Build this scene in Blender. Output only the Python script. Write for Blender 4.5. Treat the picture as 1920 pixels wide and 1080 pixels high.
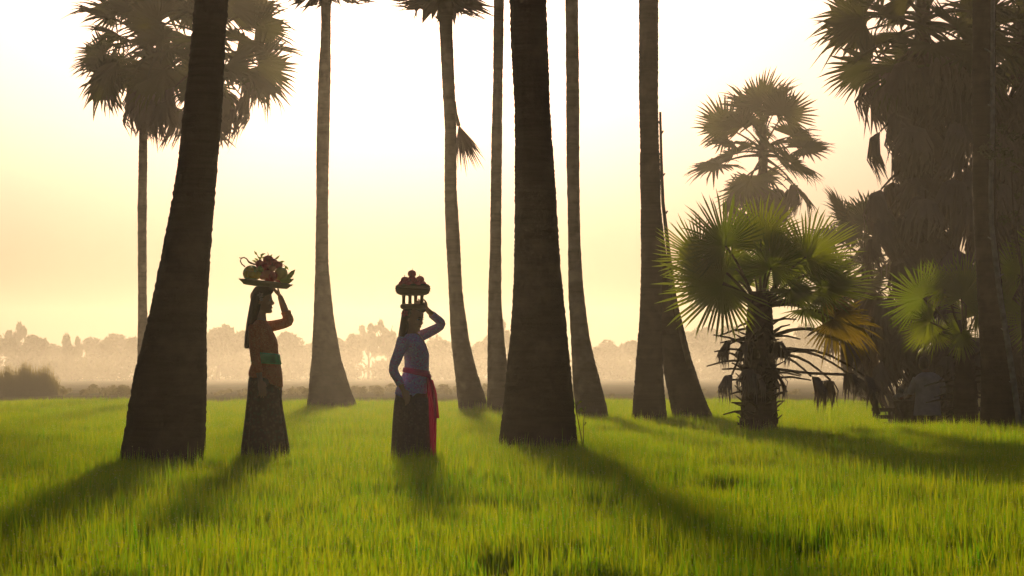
import bpy, math, random
import numpy as np
from mathutils import Vector, Matrix, noise as mnoise

# ------------------------------------------------------------------ scene
for o in list(bpy.data.objects):
    bpy.data.objects.remove(o)
SC = bpy.context.scene
COL = SC.collection
R = math.radians

# ------------------------------------------------------------------ camera
CAMZ = 0.876
FPX = 85.0 / 36.0 * 1920.0
HORIZON = 700.0
TILT = math.atan((HORIZON - 540.0) / FPX)
cam = bpy.data.cameras.new('camera')
cam.lens = 85.0
cam.sensor_width = 36.0
cam.clip_end = 5000.0
cam.dof.use_dof = True
cam.dof.focus_distance = 21.5
cam.dof.aperture_fstop = 14.0
camo = bpy.data.objects.new('camera', cam)
COL.objects.link(camo)
camo.location = (0, 0, CAMZ)
camo.rotation_euler = (R(90) + TILT, 0, 0)
SC.camera = camo

# ------------------------------------------------------------------ sky, sun, exposure
SUN_EL = R(10.4)
SUN_AZ = math.atan(-240.0 / FPX)          # angle from +Y towards +X
world = bpy.data.worlds.new('World')
SC.world = world
world.use_nodes = True
wn = world.node_tree
wn.nodes.clear()
sky = wn.nodes.new('ShaderNodeTexSky')
sky.sky_type = 'NISHITA'
sky.sun_disc = False
sky.sun_elevation = SUN_EL
sky.sun_rotation = SUN_AZ
sky.altitude = 0.0
sky.air_density = 0.8
sky.dust_density = 10.0
sky.ozone_density = 3.2
bg = wn.nodes.new('ShaderNodeBackground')
bg.inputs['Strength'].default_value = 0.086
wo = wn.nodes.new('ShaderNodeOutputWorld')
tint = wn.nodes.new('ShaderNodeMix')           # warm cast put into the whole sky's colour: less green and blue
tint.data_type = 'RGBA'; tint.blend_type = 'MULTIPLY'
tint.inputs[0].default_value = 1.0
tint.inputs[7].default_value = (1.0, 0.785, 0.755, 1.0)
wn.links.new(sky.outputs[0], tint.inputs[6])
wn.links.new(tint.outputs[2], bg.inputs[0])
wn.links.new(bg.outputs[0], wo.inputs[0])

sl = bpy.data.lights.new('sun', 'SUN')
sl.energy = 4.2
sl.angle = R(2.2)
sl.color = (1.0, 0.74, 0.43)
so = bpy.data.objects.new('sun', sl)
COL.objects.link(so)
sdir = Vector((math.sin(SUN_AZ) * math.cos(SUN_EL), math.cos(SUN_AZ) * math.cos(SUN_EL), math.sin(SUN_EL)))
so.rotation_euler = sdir.to_track_quat('Z', 'Y').to_euler()
so.location = (0, 0, 60)

SC.view_settings.view_transform = 'Standard'
SC.view_settings.look = 'None'
SC.view_settings.exposure = -0.42
SC.view_settings.gamma = 1.0
SC.view_settings.use_curve_mapping = False
SC.cycles.use_denoising = True
SC.cycles.max_bounces = 6
SC.cycles.diffuse_bounces = 3
SC.cycles.transmission_bounces = 4
SC.cycles.volume_bounces = 1
SC.cycles.transparent_max_bounces = 8
HAZE_DENSITY = 0.00085
HAZE_ANISO = 0.72
MIST_DENSITY = 0.0004

rng = np.random.default_rng(7)
random.seed(7)


# ------------------------------------------------------------------ helpers
def P(px, py, D, dy=0.0):
    """photograph pixel -> point on the vertical plane Y = D (dy shifts it in depth)"""
    a = (px - 960.0) / FPX
    b = (540.0 - py) / FPX
    ry = math.cos(TILT) - b * math.sin(TILT)
    rz = math.sin(TILT) + b * math.cos(TILT)
    s = D / ry
    return Vector((a * s, D + dy, CAMZ + rz * s))


def ground_D(py, top=0.2):
    return (CAMZ - top) * FPX / (py - HORIZON)


def sstep(t):
    t = np.clip(t, 0, 1)
    return t * t * (3 - 2 * t)


def gz(x, y):
    """terrain height: flat paddy, a lower strip behind the bund at the right"""
    x = np.asarray(x, float); y = np.asarray(y, float)
    d = -0.55 * sstep((y - 33.6) / 2.2) * (1 - sstep((y - 58) / 16)) * sstep((x - 0.146 * y) / 0.7)
    return d + 0.012 * np.sin(x * 0.7 + 1.3) * np.sin(y * 0.43)


class MB:
    def __init__(self):
        self.v = []; self.f = []; self.m = []

    def add(self, verts, faces, mi=0):
        o = len(self.v)
        self.v.extend([tuple(p) for p in verts])
        self.f.extend([tuple(i + o for i in fc) for fc in faces])
        self.m.extend([mi] * len(faces))
        return o

    def rings(self, rings, cap0=True, cap1=True, mi=0):
        n = len(rings[0])
        vs = [p for r in rings for p in r]
        fs = []
        for k in range(len(rings) - 1):
            for i in range(n):
                j = (i + 1) % n
                fs.append((k * n + i, k * n + j, (k + 1) * n + j, (k + 1) * n + i))
        if cap0: fs.append(tuple(range(n - 1, -1, -1)))
        if cap1: fs.append(tuple(range((len(rings) - 1) * n, len(rings) * n)))
        self.add(vs, fs, mi)

    def tube(self, pts, rad, n=10, flat=None, mi=0):
        """round tube along pts; flat = (vector, factor) squashes it along a direction"""
        pts = [Vector(p) for p in pts]
        if not hasattr(rad, '__len__'): rad = [rad] * len(pts)
        rings = []
        ref = Vector((0.13, 0.31, 0.94))
        for k, p in enumerate(pts):
            t = (pts[min(k + 1, len(pts) - 1)] - pts[max(k - 1, 0)]).normalized()
            u = t.cross(ref)
            if u.length < 0.1: u = t.cross(Vector((1, 0, 0)))
            u.normalize()
            w = t.cross(u)
            ring = []
            for i in range(n):
                a = 2 * math.pi * i / n
                d = (u * math.cos(a) + w * math.sin(a)) * rad[k]
                if flat:
                    fv = flat[0]
                    d -= fv * d.dot(fv) * (1 - flat[1])
                ring.append(p + d)
            rings.append(ring)
        self.rings(rings, mi=mi)

    def ellipsoid(self, c, r, n=14, rot=None, mi=0):
        c = Vector(c); m = n // 2
        rings = []
        for k in range(1, m):
            th = math.pi * k / m
            ring = []
            for i in range(n):
                a = 2 * math.pi * i / n
                d = Vector((r[0] * math.sin(th) * math.cos(a), r[1] * math.sin(th) * math.sin(a), -r[2] * math.cos(th)))
                if rot: d = rot @ d
                ring.append(c + d)
            rings.append(ring)
        self.rings(rings, mi=mi)

    def box(self, c, s, rot=None, mi=0):
        c = Vector(c)
        vs = []
        for x in (-1, 1):
            for y in (-1, 1):
                for z in (-1, 1):
                    d = Vector((x * s[0] / 2, y * s[1] / 2, z * s[2] / 2))
                    if rot: d = rot @ d
                    vs.append(c + d)
        self.add(vs, [(0, 1, 3, 2), (4, 6, 7, 5), (0, 4, 5, 1), (2, 3, 7, 6), (0, 2, 6, 4), (1, 5, 7, 3)], mi)

    def lathe(self, c, prof, n=32, mi=0, wob=0.0, rot=None):
        c = Vector(c)
        rings = []
        for (r, z) in prof:
            ring = []
            for i in range(n):
                a = 2 * math.pi * i / n
                rr = r * (1 + wob * math.sin(3 * a + z * 40))
                d = Vector((rr * math.cos(a), rr * math.sin(a), z))
                if rot: d = rot @ d
                ring.append(c + d)
            rings.append(ring)
        self.rings(rings, mi=mi)

    def mesh(self, name, smooth=True, origin=None):
        me = bpy.data.meshes.new(name)
        v = self.v
        if origin is not None:
            ox, oy, oz = origin
            v = [(a - ox, b - oy, c - oz) for a, b, c in v]
        me.from_pydata(v, [], self.f)
        if any(self.m): me.polygons.foreach_set('material_index', self.m)
        if smooth: me.polygons.foreach_set('use_smooth', [True] * len(me.polygons))
        me.update()
        return me


def link(name, data, mat=None, parent=None, loc=None):
    o = bpy.data.objects.new(name, data)
    COL.objects.link(o)
    if mat is not None and data is not None and len(data.materials) == 0:
        for m in (mat if isinstance(mat, (list, tuple)) else [mat]):
            data.materials.append(m)
    if parent is not None: o.parent = parent
    if loc is not None: o.location = loc
    return o


def tag(o, label, cat, group=None, kind=None):
    if label: o['label'] = label
    if cat: o['category'] = cat
    if group: o['group'] = group
    if kind: o['kind'] = kind
    return o


def thing(name, label, cat, loc=(0, 0, 0), group=None):
    o = bpy.data.objects.new(name, None)
    o.empty_display_size = 0.1
    COL.objects.link(o)
    o.location = loc
    return tag(o, label, cat, group)


def part(mb, name, mat, parent, smooth=True):
    """mesh with world-space verts as a child of an Empty (empties here are only translated)"""
    return link(name, mb.mesh(name, smooth, origin=parent.location), mat, parent)


# ------------------------------------------------------------------ materials
def new_mat(name):
    m = bpy.data.materials.new(name)
    m.use_nodes = True
    nt = m.node_tree
    nt.nodes.clear()
    out = nt.nodes.new('ShaderNodeOutputMaterial')
    return m, nt, out


def N(nt, t, **kw):
    n = nt.nodes.new(t)
    for k, v in kw.items():
        if k in n.inputs: n.inputs[k].default_value = v
        else: setattr(n, k, v)
    return n


def ramp(nt, stops, fac, interp='LINEAR'):
    n = nt.nodes.new('ShaderNodeValToRGB')
    n.color_ramp.interpolation = interp
    el = n.color_ramp.elements
    while len(el) > 1: el.remove(el[-1])
    for i, (p, c) in enumerate(stops):
        e = el[0] if i == 0 else el.new(p)
        e.position = p
        e.color = (*c, 1)
    nt.links.new(fac, n.inputs[0])
    return n


def solid(name, col, rough=0.6, scale=20.0, var=0.25, bump=0.0, spec=0.3, metal=0.0, sub=0.0):
    m, nt, out = new_mat(name)
    b = N(nt, 'ShaderNodeBsdfPrincipled', Roughness=rough, Metallic=metal)
    b.inputs['Specular IOR Level'].default_value = spec
    tc = N(nt, 'ShaderNodeTexCoord')
    nz = N(nt, 'ShaderNodeTexNoise', Scale=scale, Detail=5.0)
    nt.links.new(tc.outputs['Object'], nz.inputs['Vector'])
    lo = [c * (1 - var) for c in col]; hi = [min(1, c * (1 + var)) for c in col]
    rp = ramp(nt, [(0.3, lo), (0.7, hi)], nz.outputs[0])
    nt.links.new(rp.outputs[0], b.inputs['Base Color'])
    if bump:
        bp = N(nt, 'ShaderNodeBump', Strength=bump, Distance=0.01)
        nt.links.new(nz.outputs[0], bp.inputs['Height'])
        nt.links.new(bp.outputs[0], b.inputs['Normal'])
    if sub:
        b.inputs['Subsurface Weight'].default_value = sub
        b.inputs['Subsurface Radius'].default_value = (0.01, 0.004, 0.002)
    nt.links.new(b.outputs[0], out.inputs[0])
    return m


def bark_mat(name, dark, light, ring=28.0):
    m, nt, out = new_mat(name)
    b = N(nt, 'ShaderNodeBsdfPrincipled', Roughness=0.85)
    b.inputs['Specular IOR Level'].default_value = 0.15
    tc = N(nt, 'ShaderNodeTexCoord')
    mp = N(nt, 'ShaderNodeMapping')
    mp.inputs['Scale'].default_value = (2.2, 2.2, ring)
    n1 = N(nt, 'ShaderNodeTexNoise', Scale=1.0, Detail=6.0, Roughness=0.65)
    n2 = N(nt, 'ShaderNodeTexNoise', Scale=3.0, Detail=4.0)
    n3 = N(nt, 'ShaderNodeTexNoise', Scale=60.0, Detail=3.0)
    nt.links.new(tc.outputs['Object'], mp.inputs[0])
    nt.links.new(mp.outputs[0], n1.inputs['Vector'])
    nt.links.new(tc.outputs['Object'], n2.inputs['Vector'])
    nt.links.new(tc.outputs['Object'], n3.inputs['Vector'])
    r1 = ramp(nt, [(0.3, dark), (0.62, light)], n1.outputs[0])
    r2 = ramp(nt, [(0.48, (0, 0, 0)), (0.68, (1, 1, 1))], n2.outputs[0])
    mx = N(nt, 'ShaderNodeMix', data_type='RGBA')
    mx.inputs[7].default_value = (light[0] * 2.4, light[1] * 2.45, light[2] * 2.5, 1)
    mu = N(nt, 'ShaderNodeMath', operation='MULTIPLY')
    mu.inputs[1].default_value = 0.7
    nt.links.new(r2.outputs[0], mu.inputs[0])
    nt.links.new(mu.outputs[0], mx.inputs[0])
    nt.links.new(r1.outputs[0], mx.inputs[6])
    nt.links.new(mx.outputs[2], b.inputs['Base Color'])
    ad = N(nt, 'ShaderNodeMath', operation='ADD')
    nt.links.new(n1.outputs[0], ad.inputs[0]); nt.links.new(n3.outputs[0], ad.inputs[1])
    bp = N(nt, 'ShaderNodeBump', Strength=0.55, Distance=0.015)
    nt.links.new(ad.outputs[0], bp.inputs['Height'])
    nt.links.new(bp.outputs[0], b.inputs['Normal'])
    nt.links.new(b.outputs[0], out.inputs[0])
    return m


def leaf_mat(name, refl_a, refl_b, trans_a, trans_b, tmix=0.5, rough=0.45, gloss=0.08, attr=None):
    """thin leaf: diffuse + translucent + a little gloss, varied per object and along the leaf"""
    m, nt, out = new_mat(name)
    if attr:
        at = N(nt, 'ShaderNodeAttribute', attribute_name=attr)
        sep = N(nt, 'ShaderNodeSeparateColor')
        nt.links.new(at.outputs['Color'], sep.inputs[0])
        oi = N(nt, 'ShaderNodeObjectInfo')
        ma = N(nt, 'ShaderNodeMath', operation='MULTIPLY_ADD'); ma.inputs[1].default_value = 0.5
        nt.links.new(oi.outputs['Random'], ma.inputs[0])
        su = N(nt, 'ShaderNodeMath', operation='SUBTRACT'); su.inputs[1].default_value = 0.22
        nt.links.new(sep.outputs[0], su.inputs[0]); nt.links.new(su.outputs[0], ma.inputs[2])
        fac = ma.outputs[0]
    else:
        oi = N(nt, 'ShaderNodeObjectInfo')
        tc = N(nt, 'ShaderNodeTexCoord')
        nz = N(nt, 'ShaderNodeTexNoise', Scale=2.5, Detail=3.0)
        nt.links.new(tc.outputs['Object'], nz.inputs['Vector'])
        ad = N(nt, 'ShaderNodeMath', operation='MULTIPLY_ADD')
        ad.inputs[1].default_value = 0.6
        nt.links.new(oi.outputs['Random'], ad.inputs[0])
        ms = N(nt, 'ShaderNodeMath', operation='MULTIPLY')
        ms.inputs[1].default_value = 0.4
        nt.links.new(nz.outputs[0], ms.inputs[0])
        nt.links.new(ms.outputs[0], ad.inputs[2])
        fac = ad.outputs[0]
    ra = ramp(nt, [(0.0, refl_a), (1.0, refl_b)], fac)
    rb = ramp(nt, [(0.0, trans_a), (1.0, trans_b)], fac)
    d = N(nt, 'ShaderNodeBsdfDiffuse'); t = N(nt, 'ShaderNodeBsdfTranslucent')
    g = N(nt, 'ShaderNodeBsdfGlossy', Roughness=rough)
    nt.links.new(ra.outputs[0], d.inputs[0]); nt.links.new(rb.outputs[0], t.inputs[0])
    m1 = N(nt, 'ShaderNodeMixShader'); m1.inputs[0].default_value = tmix
    nt.links.new(d.outputs[0], m1.inputs[1]); nt.links.new(t.outputs[0], m1.inputs[2])
    m2 = N(nt, 'ShaderNodeMixShader'); m2.inputs[0].default_value = gloss
    nt.links.new(m1.outputs[0], m2.inputs[1]); nt.links.new(g.outputs[0], m2.inputs[2])
    nt.links.new(m2.outputs[0], out.inputs[0])
    return m


def pattern_mat(name, base, motif_a, motif_b, scale=60.0, rough=0.75, trans=0.0, thr=0.45):
    """printed / lace cloth: voronoi motifs on a base colour"""
    m, nt, out = new_mat(name)
    tc = N(nt, 'ShaderNodeTexCoord')
    nz = N(nt, 'ShaderNodeTexNoise', Scale=scale * 0.4, Detail=2.0)
    vadd = N(nt, 'ShaderNodeMix', data_type='RGBA'); vadd.inputs[0].default_value = 0.03
    nt.links.new(tc.outputs['Object'], vadd.inputs[6]); nt.links.new(tc.outputs['Object'], nz.inputs['Vector'])
    nt.links.new(nz.outputs['Color'], vadd.inputs[7])
    vo = N(nt, 'ShaderNodeTexVoronoi', Scale=scale)
    nt.links.new(vadd.outputs[2], vo.inputs['Vector'])
    vc = N(nt, 'ShaderNodeSeparateColor')
    nt.links.new(vo.outputs['Color'], vc.inputs[0])
    mot = ramp(nt, [(0.0, motif_a), (0.55, motif_a), (0.6, motif_b)], vc.outputs[0])
    msk = ramp(nt, [(thr - 0.12, (1, 1, 1)), (thr + 0.05, (0, 0, 0))], vo.outputs['Distance'])
    mx = N(nt, 'ShaderNodeMix', data_type='RGBA')
    nt.links.new(msk.outputs[0], mx.inputs[0])
    mx.inputs[6].default_value = (*base, 1)
    nt.links.new(mot.outputs[0], mx.inputs[7])
    b = N(nt, 'ShaderNodeBsdfPrincipled', Roughness=rough)
    b.inputs['Specular IOR Level'].default_value = 0.2
    b.inputs['Sheen Weight'].default_value = 0.15
    nt.links.new(mx.outputs[2], b.inputs['Base Color'])
    bp = N(nt, 'ShaderNodeBump', Strength=0.3, Distance=0.004)
    nt.links.new(vo.outputs['Distance'], bp.inputs['Height'])
    nt.links.new(bp.outputs[0], b.inputs['Normal'])
    sh = b.outputs[0]
    if trans:
        t = N(nt, 'ShaderNodeBsdfTranslucent')
        nt.links.new(mx.outputs[2], t.inputs[0])
        ms = N(nt, 'ShaderNodeMixShader'); ms.inputs[0].default_value = trans
        nt.links.new(sh, ms.inputs[1]); nt.links.new(t.outputs[0], ms.inputs[2])
        sh = ms.outputs[0]
    nt.links.new(sh, out.inputs[0])
    return m


M = {}
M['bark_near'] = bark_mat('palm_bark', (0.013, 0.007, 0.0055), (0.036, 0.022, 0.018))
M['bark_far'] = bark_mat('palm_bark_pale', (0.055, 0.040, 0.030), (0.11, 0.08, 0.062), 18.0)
M['rice'] = leaf_mat('rice_leaf', (0.07, 0.25, 0.008), (0.21, 0.33, 0.015), (0.20, 0.62, 0.004), (0.76, 0.80, 0.012), 0.62, 0.3, 0.05, 'tint')
M['dew'] = leaf_mat('dew', (0.8, 0.75, 0.5), (0.8, 0.75, 0.5), (0.9, 0.85, 0.5), (0.9, 0.85, 0.5), 0.7, 0.35, 0.05)
M['frond'] = leaf_mat('palm_leaf', (0.04, 0.09, 0.012), (0.09, 0.13, 0.016), (0.15, 0.30, 0.008), (0.42, 0.46, 0.015), 0.52, 0.35, 0.07)
M['frond_far'] = leaf_mat('palm_leaf_dusty', (0.035, 0.05, 0.018), (0.08, 0.085, 0.03), (0.07, 0.09, 0.012), (0.16, 0.15, 0.02), 0.35, 0.4, 0.06)
M['frond_orange'] = leaf_mat('palm_leaf_turning', (0.08, 0.09, 0.015), (0.15, 0.10, 0.02), (0.24, 0.27, 0.012), (0.38, 0.25, 0.015), 0.5, 0.4, 0.06)
M['frond_dead'] = leaf_mat('palm_leaf_dead', (0.07, 0.052, 0.050), (0.27, 0.215, 0.215), (0.07, 0.045, 0.025), (0.12, 0.08, 0.05), 0.2, 0.6, 0.03)
M['petiole'] = solid('petiole', (0.10, 0.085, 0.04), 0.6, 8.0, 0.3)
M['petiole_dead'] = solid('dead_petiole', (0.09, 0.065, 0.05), 0.8, 12.0, 0.35)
M['wood_leaf'] = leaf_mat('tree_leaf', (0.03, 0.05, 0.012), (0.075, 0.09, 0.025), (0.06, 0.09, 0.01), (0.14, 0.14, 0.02), 0.4, 0.5, 0.04)
M['bush_leaf'] = leaf_mat('bush_leaf', (0.05, 0.09, 0.012), (0.10, 0.12, 0.02), (0.25, 0.3, 0.012), (0.45, 0.38, 0.02), 0.55, 0.4, 0.06)
M['reed'] = leaf_mat('reed_leaf', (0.10, 0.11, 0.03), (0.19, 0.17, 0.06), (0.26, 0.26, 0.05), (0.45, 0.36, 0.10), 0.5, 0.6, 0.03)
M['far_bark'] = solid('tree_bark', (0.08, 0.06, 0.045), 0.9, 6.0, 0.3)


def ground_mat(name, stops, scale):
    m, nt, out = new_mat(name)
    tc = N(nt, 'ShaderNodeTexCoord')
    n1 = N(nt, 'ShaderNodeTexNoise', Scale=scale, Detail=6.0, Roughness=0.6)
    n2 = N(nt, 'ShaderNodeTexNoise', Scale=scale * 30, Detail=4.0)
    nt.links.new(tc.outputs['Object'], n1.inputs['Vector']); nt.links.new(tc.outputs['Object'], n2.inputs['Vector'])
    r1 = ramp(nt, stops, n1.outputs[0])
    b = N(nt, 'ShaderNodeBsdfDiffuse', Roughness=0.8)
    nt.links.new(r1.outputs[0], b.inputs[0])
    bp = N(nt, 'ShaderNodeBump', Strength=0.6, Distance=0.05)
    nt.links.new(n2.outputs[0], bp.inputs['Height']); nt.links.new(bp.outputs[0], b.inputs['Normal'])
    nt.links.new(b.outputs[0], out.inputs[0])
    return m


M['fallow'] = ground_mat('fallow_ground', [(0.3, (0.34, 0.30, 0.11)), (0.5, (0.42, 0.34, 0.15)), (0.7, (0.28, 0.29, 0.09))], 0.08)
M['mud'] = ground_mat('paddy_mud', [(0.3, (0.03, 0.045, 0.01)), (0.6, (0.05, 0.06, 0.015)), (0.8, (0.06, 0.05, 0.025))], 0.8)


# ------------------------------------------------------------------ ground
def sheet(name, xs, ys, dz, mat):
    X, Y = np.meshgrid(xs, ys)
    Z = gz(X, Y) + dz
    v = np.stack([X, Y, Z], -1).reshape(-1, 3)
    nx, ny = len(xs), len(ys)
    idx = np.arange(nx * ny).reshape(ny, nx)
    f = np.stack([idx[:-1, :-1], idx[:-1, 1:], idx[1:, 1:], idx[1:, :-1]], -1).reshape(-1, 4)
    me = bpy.data.meshes.new(name)
    me.from_pydata(v.tolist(), [], f.tolist())
    me.polygons.foreach_set('use_smooth', [True] * len(me.polygons))
    o = link(name, me, mat)
    o['kind'] = 'structure'
    return o


xs = np.concatenate([[-700, -400, -200, -100], np.arange(-60, 61, 1.0), [100, 200, 400, 700]])
ys = np.concatenate([[-300, -150, -60, -20], np.arange(0, 110, 1.0), [130, 160, 200, 300, 420, 560, 700]])
sheet('ground', xs, ys, 0.0, M['fallow'])
sheet('rice_field_soil', np.arange(-58, 59, 1.0), np.arange(1, 66, 1.0), 0.004, M['mud'])

# ------------------------------------------------------------------ trunks
TRUNK_DISCS = []


def interp_prof(prof, y):
    ys_ = [p[0] for p in prof]
    return (np.interp(y, ys_, [p[1] for p in prof]), np.interp(y, ys_, [p[2] for p in prof]))


def trunk_mesh(prof, D, height, seg=40, row=0.05, rough=1.0, bark='bark_near', seed=0, lean=0.0):
    """prof: (py, x_left, x_right) rows of the trunk in the photo, D its distance.
    Above the frame the trunk goes on straight, with the same girth, up to `height`."""
    prof = sorted(prof)
    pm = FPX / D
    zs, cx, rr = [], [], []
    for (py, xl, xr) in prof[::-1]:
        p = P((xl + xr) / 2, py, D)
        zs.append(p.z); cx.append(p.x); rr.append((xr - xl) / 2 / pm)
    # smooth resample
    base_z = float(gz(cx[0], D)) - 0.05
    if zs[0] > base_z:
        slope = (rr[0] - rr[1]) / max(1e-3, zs[1] - zs[0])
        zs.insert(0, base_z); rr.insert(0, rr[0] + 0.35 * slope * 0.25); cx.insert(0, cx[0] + (cx[0] - cx[1]) / (zs[2] - zs[1]) * (zs[1] - base_z) * 0.6)
    if zs[-1] < height:
        sl_ = (cx[-1] - cx[-2]) / (zs[-1] - zs[-2])
        zs.append(height); rr.append(rr[-1] * 0.9); cx.append(cx[-1] + sl_ * 0.6 * (height - zs[-2]) + lean)
    Z = np.arange(base_z, zs[-1], row)
    C = np.interp(Z, zs, cx); Rr = np.interp(Z, zs, rr)
    k = max(1, int(0.35 / row)); ker = np.hanning(2 * k + 3)[1:-1]; ker /= ker.sum()
    pad = len(ker) // 2
    C = np.convolve(np.pad(C, pad, mode='reflect', reflect_type='odd'), ker, 'valid')
    Rr = np.convolve(np.pad(Rr, pad, mode='reflect', reflect_type='odd'), ker, 'valid')
    rs = np.random.default_rng(seed)
    ringo = rs.normal(0, 1, len(Z))
    bul = np.interp(Z, np.arange(base_z, Z[-1] + 0.6, 0.45), rs.normal(0, 0.018, len(np.arange(base_z, Z[-1] + 0.6, 0.45))))
    mb = MB()
    rings = []
    for i, z in enumerate(Z):
        ring = []
        zz = z - base_z
        for j in range(seg):
            a = 2 * math.pi * j / seg
            n1 = mnoise.noise(Vector((math.cos(a) * 1.5 + seed, math.sin(a) * 1.5, zz * 1.1)))
            n2 = mnoise.noise(Vector((math.cos(a) * 5 + seed, math.sin(a) * 5, zz * 9)))
            n3 = mnoise.noise(Vector((math.cos(a) * 2 + seed, math.sin(a) * 2, zz * 22)))
            fis = abs(math.sin(a * 9 + 2 * n1)) * max(0, 1 - zz / 0.8) * 0.012
            r = Rr[i] * (1 + 0.035 * n1 + bul[i]) + rough * (0.0022 * ringo[i] + 0.005 * n2 + 0.0045 * n3) - fis * rough
            ring.append((C[i] + r * math.cos(a), D + r * math.sin(a), z))
        rings.append(ring)
    mb.rings(rings, cap0=False)
    TRUNK_DISCS.append((C[0], D, Rr[0] * 0.92))
    return mb, Vector((C[0], D, float(gz(C[0], D)))), Vector((C[-1], D, Z[-1])), Rr[-1]


# ------------------------------------------------------------------ palm fronds
def fan_mesh(name, rs, nseg=36, spread=280, petiole=1.0, join=0.52, droop=0.12, cup=0.12, dead=False, mats=None):
    """fan leaf, unit blade radius, lying in XY and pointing to +X; hub at (petiole,0,0)"""
    mb = MB()
    if petiole > 0:
        pts = [Vector((petiole * t, 0, 0.10 * petiole * math.sin(math.pi * t) * (0.6 if not dead else 1.2))) for t in (0, .2, .4, .6, .8, 1.0)]
        mb.tube(pts, [0.05, 0.035, 0.026, 0.022, 0.02, 0.016], 5, mi=1)
    h = Vector((petiole, 0, 0))
    sp = R(spread)
    da = sp / nseg

    def pt(a, r, up, dr):
        x = r * math.cos(a); y = r * math.sin(a)
        z = up + cup * r * abs(math.sin(a)) * r - dr * r ** 2.4
        return h + Vector((x, y, z))
    bdr = [droop * rs.uniform(0.6, 1.5) for _ in range(nseg + 1)]
    jr = [join * rs.uniform(0.85, 1.15) for _ in range(nseg + 1)]
    for i in range(nseg):
        a0 = -sp / 2 + i * da; a1 = a0 + da; am = (a0 + a1) / 2 + rs.normal(0, da * 0.12)
        edge = 1 - 0.22 * (abs(am) / (sp / 2)) ** 3
        L = edge * rs.uniform(0.86, 1.06)
        d0, d1 = bdr[i], bdr[i + 1]; dm = (d0 + d1) / 2 * rs.uniform(0.8, 1.4)
        if rs.random() < 0.10: dm *= 2.2
        r0, r1 = jr[i] * edge, jr[i + 1] * edge
        rm = (r0 + r1) / 2
        w = da * 0.5
        amt = am + rs.normal(0, da * 0.35)
        vs = [h,
              pt(a0, r0, -0.012, d0), pt(am, rm, 0.016, dm), pt(a1, r1, -0.012, d1),
              pt(am * 0.5 + amt * 0.5 - w * 0.42, L * 0.80, -0.002, dm), pt((am + amt) / 2, L * 0.80, 0.010, dm), pt((am + amt) / 2 + w * 0.42, L * 0.80, -0.002, dm),
              pt(amt, L, 0, dm * 1.1)]
        mb.add(vs, [(0, 1, 2), (0, 2, 3), (1, 4, 5, 2), (2, 5, 6, 3), (4, 7, 5), (5, 7, 6)])
    me = mb.mesh(name, smooth=False)
    for m in mats: me.materials.append(m)
    return me


def dead_mesh(name, rs, mats, petiole=0.9):
    """collapsed dry leaf: petiole along +X, blade hanging towards local -Z"""
    mb = MB()
    pts = [Vector((petiole * t, 0, -0.25 * petiole * t * t)) for t in (0, .25, .5, .75, 1.0)]
    mb.tube(pts, [0.05, 0.034, 0.026, 0.02, 0.016], 5, mi=1)
    h = pts[-1]
    n = 22
    for i in range(n):
        a = (i / (n - 1) - 0.5) * R(150) + rs.normal(0, 0.08)
        L = rs.uniform(0.6, 1.0)
        out = Vector((0.30 * math.cos(a) + 0.08, 0.42 * math.sin(a), 0))
        p0 = h
        p1 = h + out * 0.5 * rs.uniform(0.7, 1.1) + Vector((0, 0, 0.02 - 0.10 * L))
        p2 = h + out * rs.uniform(0.8, 1.1) + Vector((0, 0, -0.5 * L))
        p3 = h + out * rs.uniform(0.7, 1.15) + Vector((rs.normal(0, .05), rs.normal(0, .05), -L))
        s = Vector((-math.sin(a), math.cos(a), rs.normal(0, .4))).normalized()
        nn = Vector((math.cos(a), math.sin(a), 0)) * 0.02
        w1, w2 = 0.045, 0.035
        vs = [p0, p1 - s * w1, p1 + nn, p1 + s * w1, p2 - s * w2, p2 + nn, p2 + s * w2, p3]
        mb.add(vs, [(0, 1, 2), (0, 2, 3), (1, 4, 5, 2), (2, 5, 6, 3), (4, 7, 5), (5, 7, 6)])
    me = mb.mesh(name, smooth=False)
    for m in mats: me.materials.append(m)
    return me


rsf = np.random.default_rng(11)
FAN_FAR = [fan_mesh('fan_leaf', rsf, 32, sp, 1.0, 0.55, dr, cu, mats=[M['frond_far'], M['petiole']]) for sp, dr, cu in ((250, .10, .15), (285, .16, .1), (230, .28, .22), (270, .2, .05))]
FAN_DEAD = [dead_mesh('dead_fan_leaf', rsf, [M['frond_dead'], M['petiole_dead']]) for _ in range(4)]
FAN_NEAR = [fan_mesh('green_fan_leaf', rsf, 46, sp, 0.0, 0.42, dr, cu, mats=[M['frond'], M['petiole']]) for sp, dr, cu in ((270, .06, .12), (250, .10, .18), (300, .14, .08))]
FAN_ORANGE = [fan_mesh('turning_fan_leaf', rsf, 40, 230, 0.0, 0.5, .25, .12, mats=[M['frond_orange'], M['petiole']])]
FAN_FOLD = [dead_mesh('folded_dead_leaf', rsf, [M['frond_dead'], M['petiole_dead']], 0.02) for _ in range(3)]


def frame(d, roll, up=Vector((0, 0, 1))):
    d = d.normalized()
    t = up.cross(d)
    if t.length < 0.05: t = Vector((1, 0, 0))
    t.normalize()
    n = d.cross(t)
    t2 = t * math.cos(roll) + n * math.sin(roll)
    n2 = d.cross(t2)
    m = Matrix((d, t2, n2)).transposed().to_4x4()
    return m


def put_frond(root, mesh, pos, d, roll, scale, name='frond'):
    o = bpy.data.objects.new(name, mesh)
    COL.objects.link(o)
    o.parent = root
    loc = Vector(pos) - root.location
    o.matrix_local = Matrix.Translation(loc) @ frame(Vector(d), roll) @ Matrix.Diagonal((*([scale] * 3), 1))
    return o


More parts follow.
